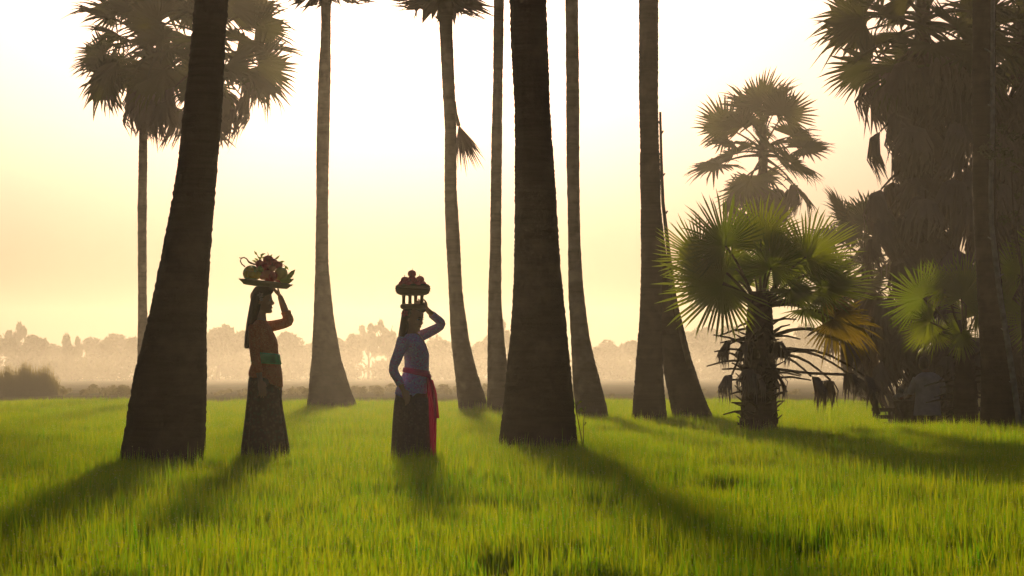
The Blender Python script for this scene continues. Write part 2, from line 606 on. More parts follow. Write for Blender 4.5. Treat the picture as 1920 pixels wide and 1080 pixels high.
def crown(root, top, n_live, n_dead, size, rs, elmax=80, elmin=-35, skirt=0.0, n_skirt=0, trunk_r=0.16, skel=(-60, -5)):
    """fan-palm head: live fronds on a sphere of directions, dead ones hanging, an optional skirt down the trunk"""
    for i in range(n_live):
        f = (i + 0.5) / n_live
        el = R(elmax - (elmax - elmin) * f ** 0.9 + rs.uniform(-9, 9))
        az = i * 2.39996 + rs.uniform(-0.35, 0.35)
        d = Vector((math.cos(az) * math.cos(el), math.sin(az) * math.cos(el), math.sin(el)))
        p = top + Vector((0, 0, -0.5 * size * f)) + Vector((d.x, d.y, 0)) * trunk_r * 0.5
        put_frond(root, FAN_FAR[int(rs.integers(4))], p, d, rs.uniform(-0.9, 0.9), size * rs.uniform(0.82, 1.1))
    for i in range(n_dead):
        az = i * 2.39996 + rs.uniform(-0.4, 0.4)
        el = R(rs.uniform(-55, -10))
        d = Vector((math.cos(az) * math.cos(el), math.sin(az) * math.cos(el), math.sin(el)))
        p = top + Vector((0, 0, -0.55 * size - rs.uniform(0, 0.35) * size))
        put_frond(root, FAN_DEAD[int(rs.integers(4))], p, d, rs.uniform(-0.2, 0.2), size * rs.uniform(0.75, 1.0), 'dead_frond')
    for i in range(n_skirt):
        f = (i + 0.5) / n_skirt
        az = i * 2.39996 + rs.uniform(-0.4, 0.4)
        el = R(rs.uniform(*skel))
        d = Vector((math.cos(az) * math.cos(el), math.sin(az) * math.cos(el), math.sin(el)))
        p = top + Vector((0, 0, -0.8 * size - f * skirt))
        put_frond(root, FAN_DEAD[int(rs.integers(4))], p, d, rs.uniform(-0.3, 0.3), size * rs.uniform(0.75, 1.05) * (1 + 0.12 * f), 'dead_frond')


def palm(label, prof, D, height, near=False, seed=0, live=16, dead=6, size=1.25, skirt=0.0, n_skirt=0, lean=0.0, seg=None, row=None, elmin=-35, skel=(-60, -5)):
    mb, base, top, tr = trunk_mesh(prof, D, height, seg or (72 if near else 28), row or (0.02 if near else 0.06), 1.0, seed=seed, lean=lean)
    root = thing('palm_tree', label, 'palm tree', base)
    part(mb, 'trunk', M['bark_near' if near else 'bark_far'], root)
    crown(root, top, live, dead, size, np.random.default_rng(seed + 100), skirt=skirt, n_skirt=n_skirt, trunk_r=tr, elmin=elmin, skel=skel)
    return root


# near trunks
palm('thick dark palm trunk leaning right, closest one at the left', [(0, 365, 428), (70, 358, 424), (200, 346, 416), (300, 334, 409), (400, 318, 401), (500, 299, 393), (600, 278, 388), (700, 255, 386), (780, 239, 385), (850, 224, 385)], 20.7, 12.0, True, 1, 14, 3)
palm('massive dark palm trunk standing upright in the picture centre', [(0, 956, 1024), (100, 960, 1027), (200, 964, 1032), (300, 965, 1039), (400, 966, 1044), (500, 964, 1050), (600, 959, 1061), (700, 949, 1071), (770, 941, 1078), (830, 934, 1084)], 23.9, 13.0, True, 2, 14, 3)
palm('dark palm trunk at the right edge with a pale sapling against it', [(0, 1824, 1866), (200, 1823, 1866), (400, 1825, 1868), (550, 1833, 1880), (650, 1838, 1890), (740, 1840, 1905), (806, 1836, 1916)], 33.2, 12.0, True, 3, 14, 3)
# middle distance trunks
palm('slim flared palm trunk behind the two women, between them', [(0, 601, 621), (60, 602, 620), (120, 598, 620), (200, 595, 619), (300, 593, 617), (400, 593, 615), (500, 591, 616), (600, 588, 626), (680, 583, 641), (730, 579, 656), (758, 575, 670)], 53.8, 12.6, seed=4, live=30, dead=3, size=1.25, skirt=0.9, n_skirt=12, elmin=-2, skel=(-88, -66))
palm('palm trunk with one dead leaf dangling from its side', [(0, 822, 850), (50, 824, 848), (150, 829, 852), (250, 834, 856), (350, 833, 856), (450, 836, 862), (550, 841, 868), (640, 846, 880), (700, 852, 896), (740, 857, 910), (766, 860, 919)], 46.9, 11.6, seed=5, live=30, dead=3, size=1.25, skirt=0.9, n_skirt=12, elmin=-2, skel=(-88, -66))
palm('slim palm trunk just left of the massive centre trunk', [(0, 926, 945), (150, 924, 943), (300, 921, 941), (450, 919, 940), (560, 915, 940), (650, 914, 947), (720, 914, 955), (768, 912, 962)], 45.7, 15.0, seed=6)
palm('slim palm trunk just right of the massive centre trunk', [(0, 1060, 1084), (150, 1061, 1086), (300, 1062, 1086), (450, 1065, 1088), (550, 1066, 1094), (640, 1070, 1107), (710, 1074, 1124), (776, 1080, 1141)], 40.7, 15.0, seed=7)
palm('straight palm trunk left in the crossing pair beside the green fan palm', [(0, 1198, 1234), (200, 1199, 1234), (400, 1202, 1239), (500, 1202, 1241), (600, 1199, 1241), (680, 1192, 1243), (740, 1186, 1247), (784, 1182, 1252)], 37.4, 15.0, seed=8, near=True)
palm('strongly leaning palm trunk, right one in the crossing pair', [(200, 1203, 1228), (380, 1206, 1238), (470, 1210, 1248), (540, 1222, 1262), (600, 1233, 1278), (680, 1243, 1298), (740, 1253, 1318), (792, 1262, 1342)], 38.9, 14.0, seed=9, near=True, lean=0.4)
# palms whose heads show
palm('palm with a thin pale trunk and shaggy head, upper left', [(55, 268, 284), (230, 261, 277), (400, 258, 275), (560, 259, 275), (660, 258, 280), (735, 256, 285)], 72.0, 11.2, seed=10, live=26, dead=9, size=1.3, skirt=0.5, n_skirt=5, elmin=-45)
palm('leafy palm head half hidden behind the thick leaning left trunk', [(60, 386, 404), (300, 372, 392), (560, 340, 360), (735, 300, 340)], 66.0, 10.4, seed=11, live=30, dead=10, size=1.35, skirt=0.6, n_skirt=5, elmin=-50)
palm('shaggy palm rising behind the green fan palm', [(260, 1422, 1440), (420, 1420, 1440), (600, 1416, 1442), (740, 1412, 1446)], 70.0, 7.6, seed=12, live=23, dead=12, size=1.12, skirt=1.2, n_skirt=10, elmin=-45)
palm('tall palm with a long skirt of dead leaves at the right', [(40, 1715, 1745), (300, 1712, 1742), (600, 1708, 1742), (780, 1704, 1748)], 40.5, 7.1, seed=13, live=34, dead=26, size=0.95, skirt=5.0, n_skirt=130, elmin=-50)
palm('palm with dead leaf skirt cut off by the right picture edge', [(40, 1905, 1932), (300, 1903, 1932), (600, 1900, 1932), (780, 1898, 1936)], 43.0, 6.9, seed=14, live=32, dead=20, size=0.96, skirt=4.6, n_skirt=120, elmin=-50)
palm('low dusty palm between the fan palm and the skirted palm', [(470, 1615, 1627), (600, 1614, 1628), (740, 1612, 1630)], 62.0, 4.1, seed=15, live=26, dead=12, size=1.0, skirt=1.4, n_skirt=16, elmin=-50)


# ------------------------------------------------------------------ young fan palms, leaf by leaf
def set_leaf(root, D, hub, ang, rad, mesh, crownp, dy=0.0, face=0.5, tone=None, pet='petiole', name='frond'):
    """hub pixel, blade direction in the picture (deg, 0 = right, 90 = up), blade radius in pixels; face = how far the blade turns to the viewer"""
    h = P(hub[0], hub[1], D, dy)
    s = rad / (FPX / D)
    a = R(ang)
    d = Vector((math.cos(a), 0.25 * (1 if dy >= 0 else -1), math.sin(a))).normalized()
    view = Vector((0, -1, 0.12))
    nrm = (view - d * view.dot(d)).normalized()
    t = nrm.cross(d).normalized()
    tilt = R(face)
    n2 = nrm * math.cos(tilt) + t * math.sin(tilt)
    t2 = n2.cross(d).normalized()
    m = Matrix((d, t2, n2)).transposed().to_4x4()
    o = bpy.data.objects.new(name, mesh)
    COL.objects.link(o)
    o.parent = root
    ML = Matrix.Translation(h - root.location) @ m @ Matrix.Diagonal((s, s, s, 1))
    o.matrix_local = ML
    # petiole
    c = Vector(crownp)
    pts = []
    for k in range(7):
        t_ = k / 6
        q = c.lerp(h, t_)
        q.z += 0.10 * math.sin(math.pi * t_) * (h - c).length
        pts.append(q)
    mb = MB()
    mb.tube(pts, [0.030, 0.024, 0.020, 0.018, 0.016, 0.014, 0.012], 6)
    q = part(mb, 'petiole', M[pet], root)
    q.parent = o; q.matrix_parent_inverse = ML.inverted()
    return o


def dead_leaf(root, D, hub, size_px, crownp, dy=0.0, az=0.0, k=0):
    h = P(hub[0], hub[1], D, dy)
    s = size_px / (FPX / D)
    o = bpy.data.objects.new('dead_frond', FAN_FOLD[k % 3])
    COL.objects.link(o)
    o.parent = root
    ML = Matrix.Translation(h - root.location) @ Matrix.Rotation(az, 4, 'Z') @ Matrix.Diagonal((s, s, s, 1))
    o.matrix_local = ML
    c = Vector(crownp)
    pts = []
    for j in range(7):
        t_ = j / 6
        q = c.lerp(h, t_)
        q.z += 0.16 * math.sin(math.pi * t_) * (h - c).length
        pts.append(q)
    mb = MB(); mb.tube(pts, [0.030, 0.024, 0.020, 0.018, 0.016, 0.014, 0.012], 6)
    q = part(mb, 'dead_petiole', M['petiole_dead'], root)
    q.parent = o; q.matrix_parent_inverse = ML.inverted()


def stub(root, D, a, b, dy0=0.0, dy1=0.0, r0=0.019, r1=0.009):
    p = P(a[0], a[1], D, dy0); q = P(b[0], b[1], D, dy1)
    mid = p.lerp(q, 0.55) + Vector((0, 0, 0.05 * (q - p).length))
    mb = MB(); mb.tube([p, mid, q], [r0, (r0 + r1) / 2, r1], 6)
    part(mb, 'petiole_stub', M['petiole_dead'], root)


D1 = 31.6
mb, base, top, tr = trunk_mesh([(560, 1402, 1448), (620, 1398, 1450), (700, 1392, 1455), (760, 1390, 1456), (798, 1386, 1460)], D1, 1.95, 60, 0.02, 2.4, seed=21)
fp = thing('fan_palm', 'bright green young fan palm with dead leaves hanging low', 'palm tree', base)
part(mb, 'trunk', M['bark_near'], fp)
cr = [P(1425, 590, D1), P(1418, 575, D1), P(1432, 575, D1)]
for (hub, ang, rad, k, ci, dy, face) in [
    ((1428, 448), 88, 92, 0, 0, 0.10, 15), ((1358, 462), 122, 106, 0, 1, -0.15, -20), ((1512, 482), 52, 118, 1, 2, 0.05, 32),
    ((1316, 482), 168, 100, 1, 1, 0.20, 38), ((1350, 536), 203, 128, 0, 1, -0.35, -15), ((1440, 505), 70, 78, 2, 0, -0.40, 30),
    ((1535, 540), 6, 112, 1, 2, -0.10, 45), ((1490, 500), 20, 78, 2, 2, 0.45, -40), ((1475, 545), -28, 82, 0, 2, -0.50, 48),
    ((1512, 578), -8, 88, 2, 2, 0.30, 60), ((1388, 500), 110, 78, 1, 0, 0.60, 20), ((1455, 460), 66, 84, 1, 0, 0.55, -30), ((1392, 525), 140, 78, 2, 1, 0.5, -35), ((1332, 522), 188, 84, 1, 1, 0.35, 42), ((1548, 508), 24, 80, 0, 2, 0.6, 25), ((1422, 515), 96, 66, 2, 0, 0.5, 10)]:
    set_leaf(fp, D1, hub, ang, rad, FAN_NEAR[k], cr[ci], dy, face)
set_leaf(fp, D1, (1560, 598), -28, 105, FAN_ORANGE[0], cr[2], -0.15, 35, name='turning_frond')
set_leaf(fp, D1, (1545, 570), 5, 95, FAN_ORANGE[0], cr[2], 0.15, 50, name='turning_frond')
lo = [P(1428, 640, D1), P(1435, 670, D1), P(1412, 650, D1)]
for (hub, sz, ci, dy, az, k) in [((1575, 640), 70, 0, -0.15, 0.3, 0), ((1610, 650), 60, 0, 0.1, 1.2, 1), ((1515, 705), 75, 1, -0.3, 0.0, 2), ((1560, 712), 60, 1, 0.2, 2.0, 0),
                                ((1585, 698), 62, 1, -0.1, 0.5, 1), ((1370, 640), 62, 2, -0.2, 3.0, 2), ((1368, 702), 60, 2, -0.35, 3.4, 1), ((1400, 690), 55, 2, -0.45, 4.0, 0), ((1620, 705), 70, 1, 0.0, -0.3, 2)]:
    dead_leaf(fp, D1, hub, sz, lo[ci], dy, az, k)
# the long frond that bends over to the ground on the right
mb = MB()
mb.tube([P(1440, 690, D1), P(1520, 700, D1), P(1585, 702, D1, 0.3), P(1625, 715, D1, .5), P(1648, 745, D1, .6), P(1662, 778, D1, .7)], [0.02, .018, .02, .034, .05, .035], 8, flat=(Vector((0, 1, 0)), 0.5))
part(mb, 'fallen_frond', M['frond_dead'], fp)
rs_ = np.random.default_rng(5)
for i in range(34):
    y = 600 + 185 * (i / 34) + rs_.uniform(-4, 4)
    side = -1 if i % 2 else 1
    L = rs_.uniform(8, 52) + (rs_.uniform(0, 45) if 610 < y < 710 else 0)
    xb = 1424 + side * 20
    stub(fp, D1, (xb, y), (xb + side * L, y - rs_.uniform(-18, 22)), rs_.uniform(-0.15, 0.15), rs_.uniform(-0.35, 0.35))
for i in range(16):
    y = 620 + 165 * (i / 16)
    x = 1424 + rs_.uniform(-20, 20)
    stub(fp, D1, (x, y), (x + rs_.uniform(-30, 30), y + rs_.uniform(-25, 15)), -0.2, -0.42)

for i in range(60):                         # old leaf bases all round the trunk
    a = i * 2.39996; f = i / 60; z0 = 1.25 * (1 - f) + 0.15
    rr_ = 0.19 + 0.03 * f
    p = Vector((base.x + rr_ * math.cos(a), D1 + rr_ * math.sin(a), z0)); o_ = Vector((math.cos(a), math.sin(a), rs_.uniform(0.2, 1.1))).normalized()
    mb = MB(); mb.tube([p - o_ * .04, p + o_ * .06, p + o_ * rs_.uniform(.10, .17)], [.03, .024, .012], 6, flat=(o_.cross(Vector((math.sin(a), -math.cos(a), 0))).normalized(), .5))
    part(mb, 'leaf_base', M['petiole_dead'], fp)
for (hub, sz, dy, az, k) in (((1438, 690), 75, -.30, 1.2, 0), ((1412, 700), 60, -.28, 4.4, 1), ((1450, 640), 60, -.30, .4, 2), ((1400, 640), 55, -.25, 3.3, 0)):
    dead_leaf(fp, D1, hub, sz, P(1425, hub[1] - 25, D1, -.1), dy, az, k)
D2 = 35.5
mb, base, top, tr = trunk_mesh([(660, 1792, 1826), (720, 1790, 1830), (800, 1786, 1836)], D2, 1.35, 48, 0.025, 2.4, seed=22)
fp2 = thing('fan_palm', 'shaded young fan palm beside the dark right edge trunk', 'palm tree', base)
part(mb, 'trunk', M['bark_near'], fp2)
cr2 = P(1808, 660, D2)
for (hub, ang, rad, k, dy, face) in [((1728, 560), 172, 88, 0, -0.1, 35), ((1738, 605), 214, 72, 1, -0.3, 48), ((1772, 540), 112, 70, 2, 0.1, -40), ((1798, 560), 88, 88, 1, -0.2, 55),
                                     ((1818, 540), 70, 85, 0, 0.2, 40), ((1765, 625), 196, 62, 2, 0.3, -50), ((1842, 590), 40, 70, 2, 0.5, 30), ((1792, 625), 262, 58, 0, -0.4, 40)]:
    set_leaf(fp2, D2, hub, ang, rad, FAN_NEAR[k], cr2, dy, face)
for (hub, sz, dy, az, k) in [((1768, 668), 48, -0.4, 4.0, 1)]:
    dead_leaf(fp2, D2, hub, sz, cr2, dy, az, k)
for i in range(18):
    y = 670 + 110 * (i / 18); side = -1 if i % 2 else 1
    stub(fp2, D2, (1808 + side * 12, y), (1808 + side * rs_.uniform(30, 85), y - rs_.uniform(-35, 15)), 0, rs_.uniform(-.3, .3))

D3 = 37.5
mb, base, top, tr = trunk_mesh([(600, 1952, 1982), (800, 1948, 1986)], D3, 1.7, 40, 0.03, 2.0, seed=23)
fp3 = thing('fan_palm', 'young fan palm reaching in from beyond the right edge', 'palm tree', base)
part(mb, 'trunk', M['bark_near'], fp3)
cr3 = P(1966, 590, D3)
for (hub, ang, rad, k, dy, face) in [((1905, 515), 120, 75, 0, -0.1, 25), ((1900, 560), 190, 70, 1, 0.1, 30), ((1960, 480), 90, 90, 2, 0.0, 20), ((2020, 510), 45, 90, 0, 0.1, 20), ((2030, 580), -10, 85, 1, 0.2, 30), ((1930, 600), 230, 70, 2, -0.3, 35)]:
    set_leaf(fp3, D3, hub, ang, rad, FAN_NEAR[k], cr3, dy, face)

# the dead leaf dangling from the trunk in the middle distance
DH = 46.6
hb = P(858, 232, DH)
hl = thing('hanging_palm_leaf', 'single dry palm leaf dangling beside a slim trunk', 'leaf', hb)
mb = MB(); mb.tube([P(852, 190, DH), P(855, 212, DH), P(860, 236, DH)], [0.03, 0.025, 0.04], 7)
part(mb, 'petiole', M['petiole_dead'], hl)
me = fan_mesh('drooping_leaf', rsf, 18, 50, 0.0, 0.55, 0.05, 0.3, mats=[M['frond_dead'], M['petiole_dead']])
o = bpy.data.objects.new('leaf_blade', me); COL.objects.link(o); o.parent = hl
d = Vector((0.29, -0.1, -0.95)).normalized(); nn = Vector((0.1, -1, 0.1)); nn = (nn - d * nn.dot(d)).normalized(); tt = nn.cross(d)
o.matrix_local = Matrix.Translation(P(860, 234, DH) - hb) @ Matrix((d, tt, nn)).transposed().to_4x4() @ Matrix.Diagonal((1.0, 1.0, 0.92, 1))

# bamboo climbing pole lashed along the crossing trunks
DB = 38.2
bp_ = thing('bamboo_pole', 'thin bamboo climbing pole along the crossing palm trunks', 'pole', P(1293, 690, DB))
pts = [P(*q, DB) for q in ((1238, 210), (1240, 300), (1243, 380), (1250, 440), (1259, 520), (1270, 590), (1281, 640), (1294, 692))]
mb = MB(); mb.tube(pts, [0.020, 0.024, 0.028, .032, .034, .036, .038, .04], 8)
part(mb, 'pole', M['petiole_dead'], bp_)
for (x, y, dx) in ((1238, 232, -4), (1240, 250, 4), (1241, 292, -5), (1242, 330, 5), (1243, 345, -4), (1248, 400, 4), (1252, 452, -4)):
    mb = MB(); p = P(x, y, DB); q = P(x + dx, y - 5, DB); mb.tube([p, q], [0.018, 0.01], 6)
    part(mb, 'node_stub', M['petiole_dead'], bp_)


# ------------------------------------------------------------------ leafy clouds
def leaf_cloud(name, rs, blobs, n, size, mat):
    """many small leaf faces spread through the volume of some blobs"""
    V = []; F = []
    w = np.array([b[3] ** 2 for b in blobs]); w = w / w.sum()
    pick = rs.choice(len(blobs), n, p=w)
    for i in range(n):
        bx_, by_, bz_, br = blobs[pick[i]]
        d = rs.normal(0, 1, 3); d /= np.linalg.norm(d)
        r = br * rs.uniform(0.35, 1.05) ** 0.6
        c = np.array([bx_, by_, bz_]) + d * r * np.array([1, 1, 0.8])
        u = rs.normal(0, 1, 3); u /= np.linalg.norm(u)
        v = np.cross(u, rs.normal(0, 1, 3)); v /= np.linalg.norm(v)
        s = size * rs.uniform(0.6, 1.3)
        k = len(V)
        V += [c - u * s, c + v * s * 0.42, c + u * s, c - v * s * 0.42]
        F.append((k, k + 1, k + 2, k + 3))
    me = bpy.data.meshes.new(name)
    me.from_pydata([tuple(p) for p in V], [], F)
    me.materials.append(mat)
    return me


# far wood: separate trees, each with trunk and crown
rsw = np.random.default_rng(31)
CROWNS = []
for k in range(6):
    if k < 4:
        bl = [(rsw.normal(0, 0.28), rsw.normal(0, 0.28), rsw.uniform(0.15, 0.82), rsw.uniform(0.14, 0.26)) for _ in range(17)]
    else:
        bl = [(rsw.normal(0, 0.33), rsw.normal(0, 0.33), rsw.uniform(0.42, 0.9), rsw.uniform(0.05, 0.11)) for _ in range(26)]
    CROWNS.append(leaf_cloud('far_crown', rsw, bl, 5200 if k < 4 else 2600, 0.055, M['wood_leaf']))
FAR_TRUNK = []
for k in range(3):
    mb = MB()
    mb.tube([(0, 0, 0), (0.02, 0, 0.3), (-0.01, 0.02, 0.6)], [0.035, 0.025, 0.012], 7)
    for j in range(5):
        a = j * 1.3
        mb.tube([(0, 0, 0.3 + 0.05 * j), (0.14 * math.cos(a), 0.14 * math.sin(a), 0.5 + 0.05 * j), (0.26 * math.cos(a), 0.26 * math.sin(a), 0.66 + 0.04 * j)], [0.014, 0.01, 0.005], 5)
    FAR_TRUNK.append(mb.mesh('far_trunk')); FAR_TRUNK[-1].materials.append(M['far_bark'])
DW = 320.0
far_list = [  # px, top py, width px, shape, words
    (-40, 612, 110, 0, 'cut off by the left edge'), (22, 600, 70, 4, 'tallest at the far left edge'), (62, 624, 80, 1, 'rounded, above the reed clump'), (112, 640, 70, 2, 'low, right of the rounded tree at the left'),
    (134, 626, 40, 3, 'small, narrow, standing free on the left skyline'), (195, 624, 110, 0, 'broad, on the left of the thick leaning trunk'), (255, 628, 90, 1, 'behind the thin pale palm trunk at the left'), (320, 616, 110, 2, 'hidden by the thick leaning left trunk'),
    (408, 602, 110, 3, 'domed, just right of the thick leaning trunk'), (455, 618, 100, 0, 'behind the woman in orange'), (540, 618, 90, 1, 'between the woman in orange and the slim flared trunk'), (585, 632, 90, 2, 'low, at the slim flared trunk'),
    (640, 624, 90, 0, 'right of the slim flared trunk'), (690, 606, 75, 4, 'airy, left in the gap before the woman in purple'), (726, 588, 85, 5, 'tall and airy, left of the woman in purple'), (760, 622, 100, 1, 'behind the woman in purple'),
    (820, 632, 100, 2, 'right of the woman in purple'), (890, 630, 90, 3, 'between two slim trunks left of centre'), (945, 596, 60, 4, 'airy, peeping out left of the massive centre trunk'), (1000, 620, 120, 0, 'hidden behind the massive centre trunk'),
    (1120, 648, 70, 1, 'low, right of the slim trunk beside the centre'), (1165, 632, 90, 2, 'in the gap left of the crossing pair'), (1225, 628, 100, 3, 'behind the crossing pair of trunks'), (1300, 612, 100, 0, 'just right of the crossing pair'),
    (1370, 606, 110, 1, 'behind the green fan palm, left side'), (1450, 612, 110, 2, 'behind the green fan palm, right side'), (1540, 606, 110, 3, 'between the fan palm and the skirted palm'), (1630, 610, 120, 0, 'beside the skirted palm at the right'), (1740, 606, 130, 1, 'hidden by the skirted palm'), (1860, 606, 130, 2, 'at the right edge'), (1960, 606, 130, 3, 'beyond the right edge')]
for i, (px, py, wpx, k, words) in enumerate(far_list):
    D = DW + (14 if i % 2 else -10) + rsw.uniform(-6, 6)
    p = P(px, HORIZON, D)
    h = P(px, py, D).z
    w = wpx / (FPX / D)
    t = thing('misty_tree', 'faint misty tree on the skyline ' + words, 'tree', (p.x, D, 0), 'misty trees on the skyline')
    tr_ = link('trunk', FAR_TRUNK[i % 3], None, t); tr_.scale = (w * 1.1, w * 1.1, h)
    c = link('crown', CROWNS[k], None, t); c.scale = (w * 0.82, w * 0.82, h); c.rotation_euler = (0, 0, i * 1.7)

# undergrowth that reads as one mass below the wood and along the field edge
bl = []
for i in range(170):
    D = rsw.uniform(300, 345); px = rsw.uniform(-250, 2200)
    p = P(px, HORIZON, D); hgt = rsw.uniform(1.4, 3.6)
    bl.append((p.x, D, hgt * 0.5, hgt * 0.75))
o = link('far_undergrowth', leaf_cloud('far_undergrowth', rsw, bl, 26000, 0.38, M['wood_leaf']))
tag(o, 'hazy undergrowth filling the foot of the far wood', 'undergrowth', kind='stuff')
bl = []
for i in range(240):
    D = rsw.uniform(92, 112); px = rsw.uniform(-300, 2250)
    p = P(px, HORIZON, D); r_ = rsw.uniform(0.06, 0.20) * (1.5 if (110 < px < 240 or px < 100 or 540 < px < 960) else 0.7)
    bl.append((p.x, D, r_ * 0.6, r_))
o = link('field_edge_scrub', leaf_cloud('field_edge_scrub', rsw, bl, 14000, 0.07, M['reed']))
tag(o, 'low hazy scrub along the far edge of the rice field', 'scrub', kind='stuff')

# reed clump at the left
DR = 92.0
pr = P(52, HORIZON, DR)
V = []; F = []
for i in range(1500):
    u = rsw.uniform(-1, 1)
    px = 50 + 56 * u
    top_y = 686 - 6 * math.sin(px * 0.16) - 6 * math.sin(px * 0.43 + 1) + 26 * abs(u) ** 4 + rsw.uniform(-6, 26)
    b = P(px + rsw.uniform(-3, 3), HORIZON, DR); b.z = 0
    t = P(px + rsw.normal(0, 4), top_y, DR)
    yy = rsw.uniform(-0.6, 0.6); w = rsw.uniform(0.006, 0.014)
    k = len(V)
    mx_ = (b.x + t.x) / 2 + rsw.normal(0, .02)
    V += [(b.x - w - pr.x, yy, 0), (b.x + w - pr.x, yy + .01, 0), (mx_ + w - pr.x, yy, t.z * .55), (mx_ - w - pr.x, yy + .01, t.z * .55), (t.x - pr.x, yy + rsw.normal(0, .05), t.z)]
    F += [(k, k + 1, k + 2, k + 3), (k + 3, k + 2, k + 4)]
me = bpy.data.meshes.new('reed_blades'); me.from_pydata(V, [], F); me.materials.append(M['reed'])
o = link('reed_clump', me, None, None, (pr.x, DR, 0))
tag(o, 'tall pale reed clump standing in mist at the left', 'reeds')

# leafy bush behind the man
DBU = 41.0
pb = P(1785, HORIZON, DBU); zb = float(gz(pb.x, DBU))
bl = [(rsw.normal(0, 0.17), rsw.normal(0, 0.15), rsw.uniform(0.35, 0.95), rsw.uniform(0.12, 0.2)) for _ in range(12)]
t = thing('leafy_bush', 'sunlit yellow green bush right of the stooping man', 'bush', (pb.x, DBU, zb))
link('foliage', leaf_cloud('bush_foliage', rsw, bl, 1500, 0.05, M['bush_leaf']), None, t)
mb = MB()
for j in range(5):
    a = j * 1.26
    mb.tube([(0.02 * math.cos(a), 0.02 * math.sin(a), 0), (0.12 * math.cos(a), .12 * math.sin(a), .5), (.2 * math.cos(a), .2 * math.sin(a), .9)], [0.014, .01, .005], 5)
link('stem', mb.mesh('bush_stem'), M['far_bark'], t)

# pale sapling against the right trunk
DS = 32.7
ps = P(1912, 806, DS); ps.z = 0
sp_ = thing('pale_sapling', 'pale grey sapling stem climbing beside the right edge trunk', 'sapling', ps)
M['pale_bark'] = solid('pale_bark', (0.26, 0.25, 0.23), 0.8, 14.0, 0.3, 0.4)
mb = MB()
pts = [Vector((ps.x + 0.01, DS, -0.02))] + [P(*q, DS) for q in ((1908, 770), (1901, 720), (1889, 640), (1876, 560), (1866, 480), (1859, 420), (1858, 340), (1861, 240), (1861, 120), (1862, 0), (1860, -120), (1868, -240))]
mb.tube(pts, [0.042, .04, .04, .039, .038, .037, .035, .034, .033, .032, .03, .024, .012], 10)
part(mb, 'stem', M['pale_bark'], sp_)
for (x, y, dx, dy_) in ((1901, 720, -10, -5), (1885, 620, -9, -4), (1871, 520, 9, -6), (1862, 450, -11, -5), (1858, 300, 9, -4), (1861, 200, -10, -3), (1861, 100, -16, -8), (1861, 60, 9, -5)):
    mb = MB(); mb.tube([P(x, y, DS), P(x + dx, y + dy_, DS, -0.05)], [0.016, .008], 6)
    part(mb, 'twig', M['pale_bark'], sp_)
q = P(1868, 268, DS)
bl = [(q.x + rsw.normal(0, 0.16), DS + rsw.normal(-.05, 0.12), q.z + rsw.normal(0, 0.13), rsw.uniform(0.05, 0.1)) for _ in range(13)]
me = leaf_cloud('sapling_leaves', rsw, bl, 420, 0.032, M['frond_far'])
o = link('leaves', me, None, sp_); o.location = -ps

# bare branched shrub at the right edge
DSH = 33.8
pz = P(1925, 806, DSH); pz.z = float(gz(pz.x, DSH))
sh = thing('bare_shrub', 'dark bare branched shrub crossing the right picture edge', 'shrub', pz)
mb = MB()
mb.tube([pz + Vector((0, 0, -.03)), P(1922, 700, DSH), P(1918, 600, DSH), P(1916, 500, DSH), P(1900, 430, DSH), P(1880, 370, DSH)], [.035, .034, .03, .026, .018, .008], 8)
part(mb, 'main_stem', M['petiole_dead'], sh)
for pp in ([(1916, 500), (1905, 440), (1898, 380), (1896, 320)], [(1918, 600), (1930, 520), (1945, 430), (1950, 360)], [(1900, 430), (1912, 390), (1916, 350)]):
    mb = MB(); mb.tube([P(*q_, DSH, -.03) for q_ in pp], np.linspace(.018, .006, len(pp)).tolist(), 6)
    part(mb, 'branch', M['petiole_dead'], sh)
q = P(1900, 330, DSH)
bl = [(q.x + rsw.normal(0, 0.17), DSH + rsw.normal(0, 0.15), q.z + rsw.normal(0, 0.35), rsw.uniform(0.05, 0.1)) for _ in range(14)]
o = link('leaves', leaf_cloud('shrub_leaves', rsw, bl, 420, 0.035, M['frond_far']), None, sh); o.location = -pz

# weed beside the massive trunk
DWd = 23.3
pw = P(1094, 840, DWd); pw.z = 0
wd = thing('tall_weed', 'leggy weed growing right beside the massive centre trunk', 'weed', pw)
mb = MB(); mb.tube([pw, P(1094, 800, DWd), P(1096, 765, DWd)], [.005, .004, .002], 5)
mb.tube([P(1093, 838, DWd), P(1086, 800, DWd), P(1080, 768, DWd), P(1083, 752, DWd)], [.005, .005, .004, .002], 5)
part(mb, 'stem', M['petiole'], wd)
for (a, b) in (((1082, 760), (1092, 752)), ((1081, 770), (1096, 772)), ((1082, 765), (1076, 756)), ((1083, 772), (1094, 766)), ((1095, 775), (1099, 762)), ((1094, 800), (1100, 792))):
    A = P(*a, DWd); B = P(*b, DWd); mid = A.lerp(B, .5) + Vector((0, 0, 0.012)); w = Vector((0, .02, .012))
    mb = MB(); mb.add([A, mid - w, B, mid + w, mid + Vector((0, 0, 0.004))], [(0, 1, 4), (1, 2, 4), (2, 3, 4), (3, 0, 4)])
    part(mb, 'leaf', M['frond'], wd)

# ------------------------------------------------------------------ people
M['skin'] = solid('skin', (0.60, 0.34, 0.22), 0.5, 9.0, 0.08, 0.0, 0.35, sub=0.08)
M['skin_dark'] = solid('skin_dark', (0.2, 0.11, 0.07), 0.55, 9.0, 0.1)
M['lip'] = solid('lips', (0.36, 0.07, 0.06), 0.35, 30.0, 0.1)
M['eye_white'] = solid('eye_white', (0.6, 0.57, 0.53), 0.2, 30.0, 0.05)
M['eye_dark'] = solid('eye_dark', (0.012, 0.008, 0.006), 0.2, 30.0, 0.1)


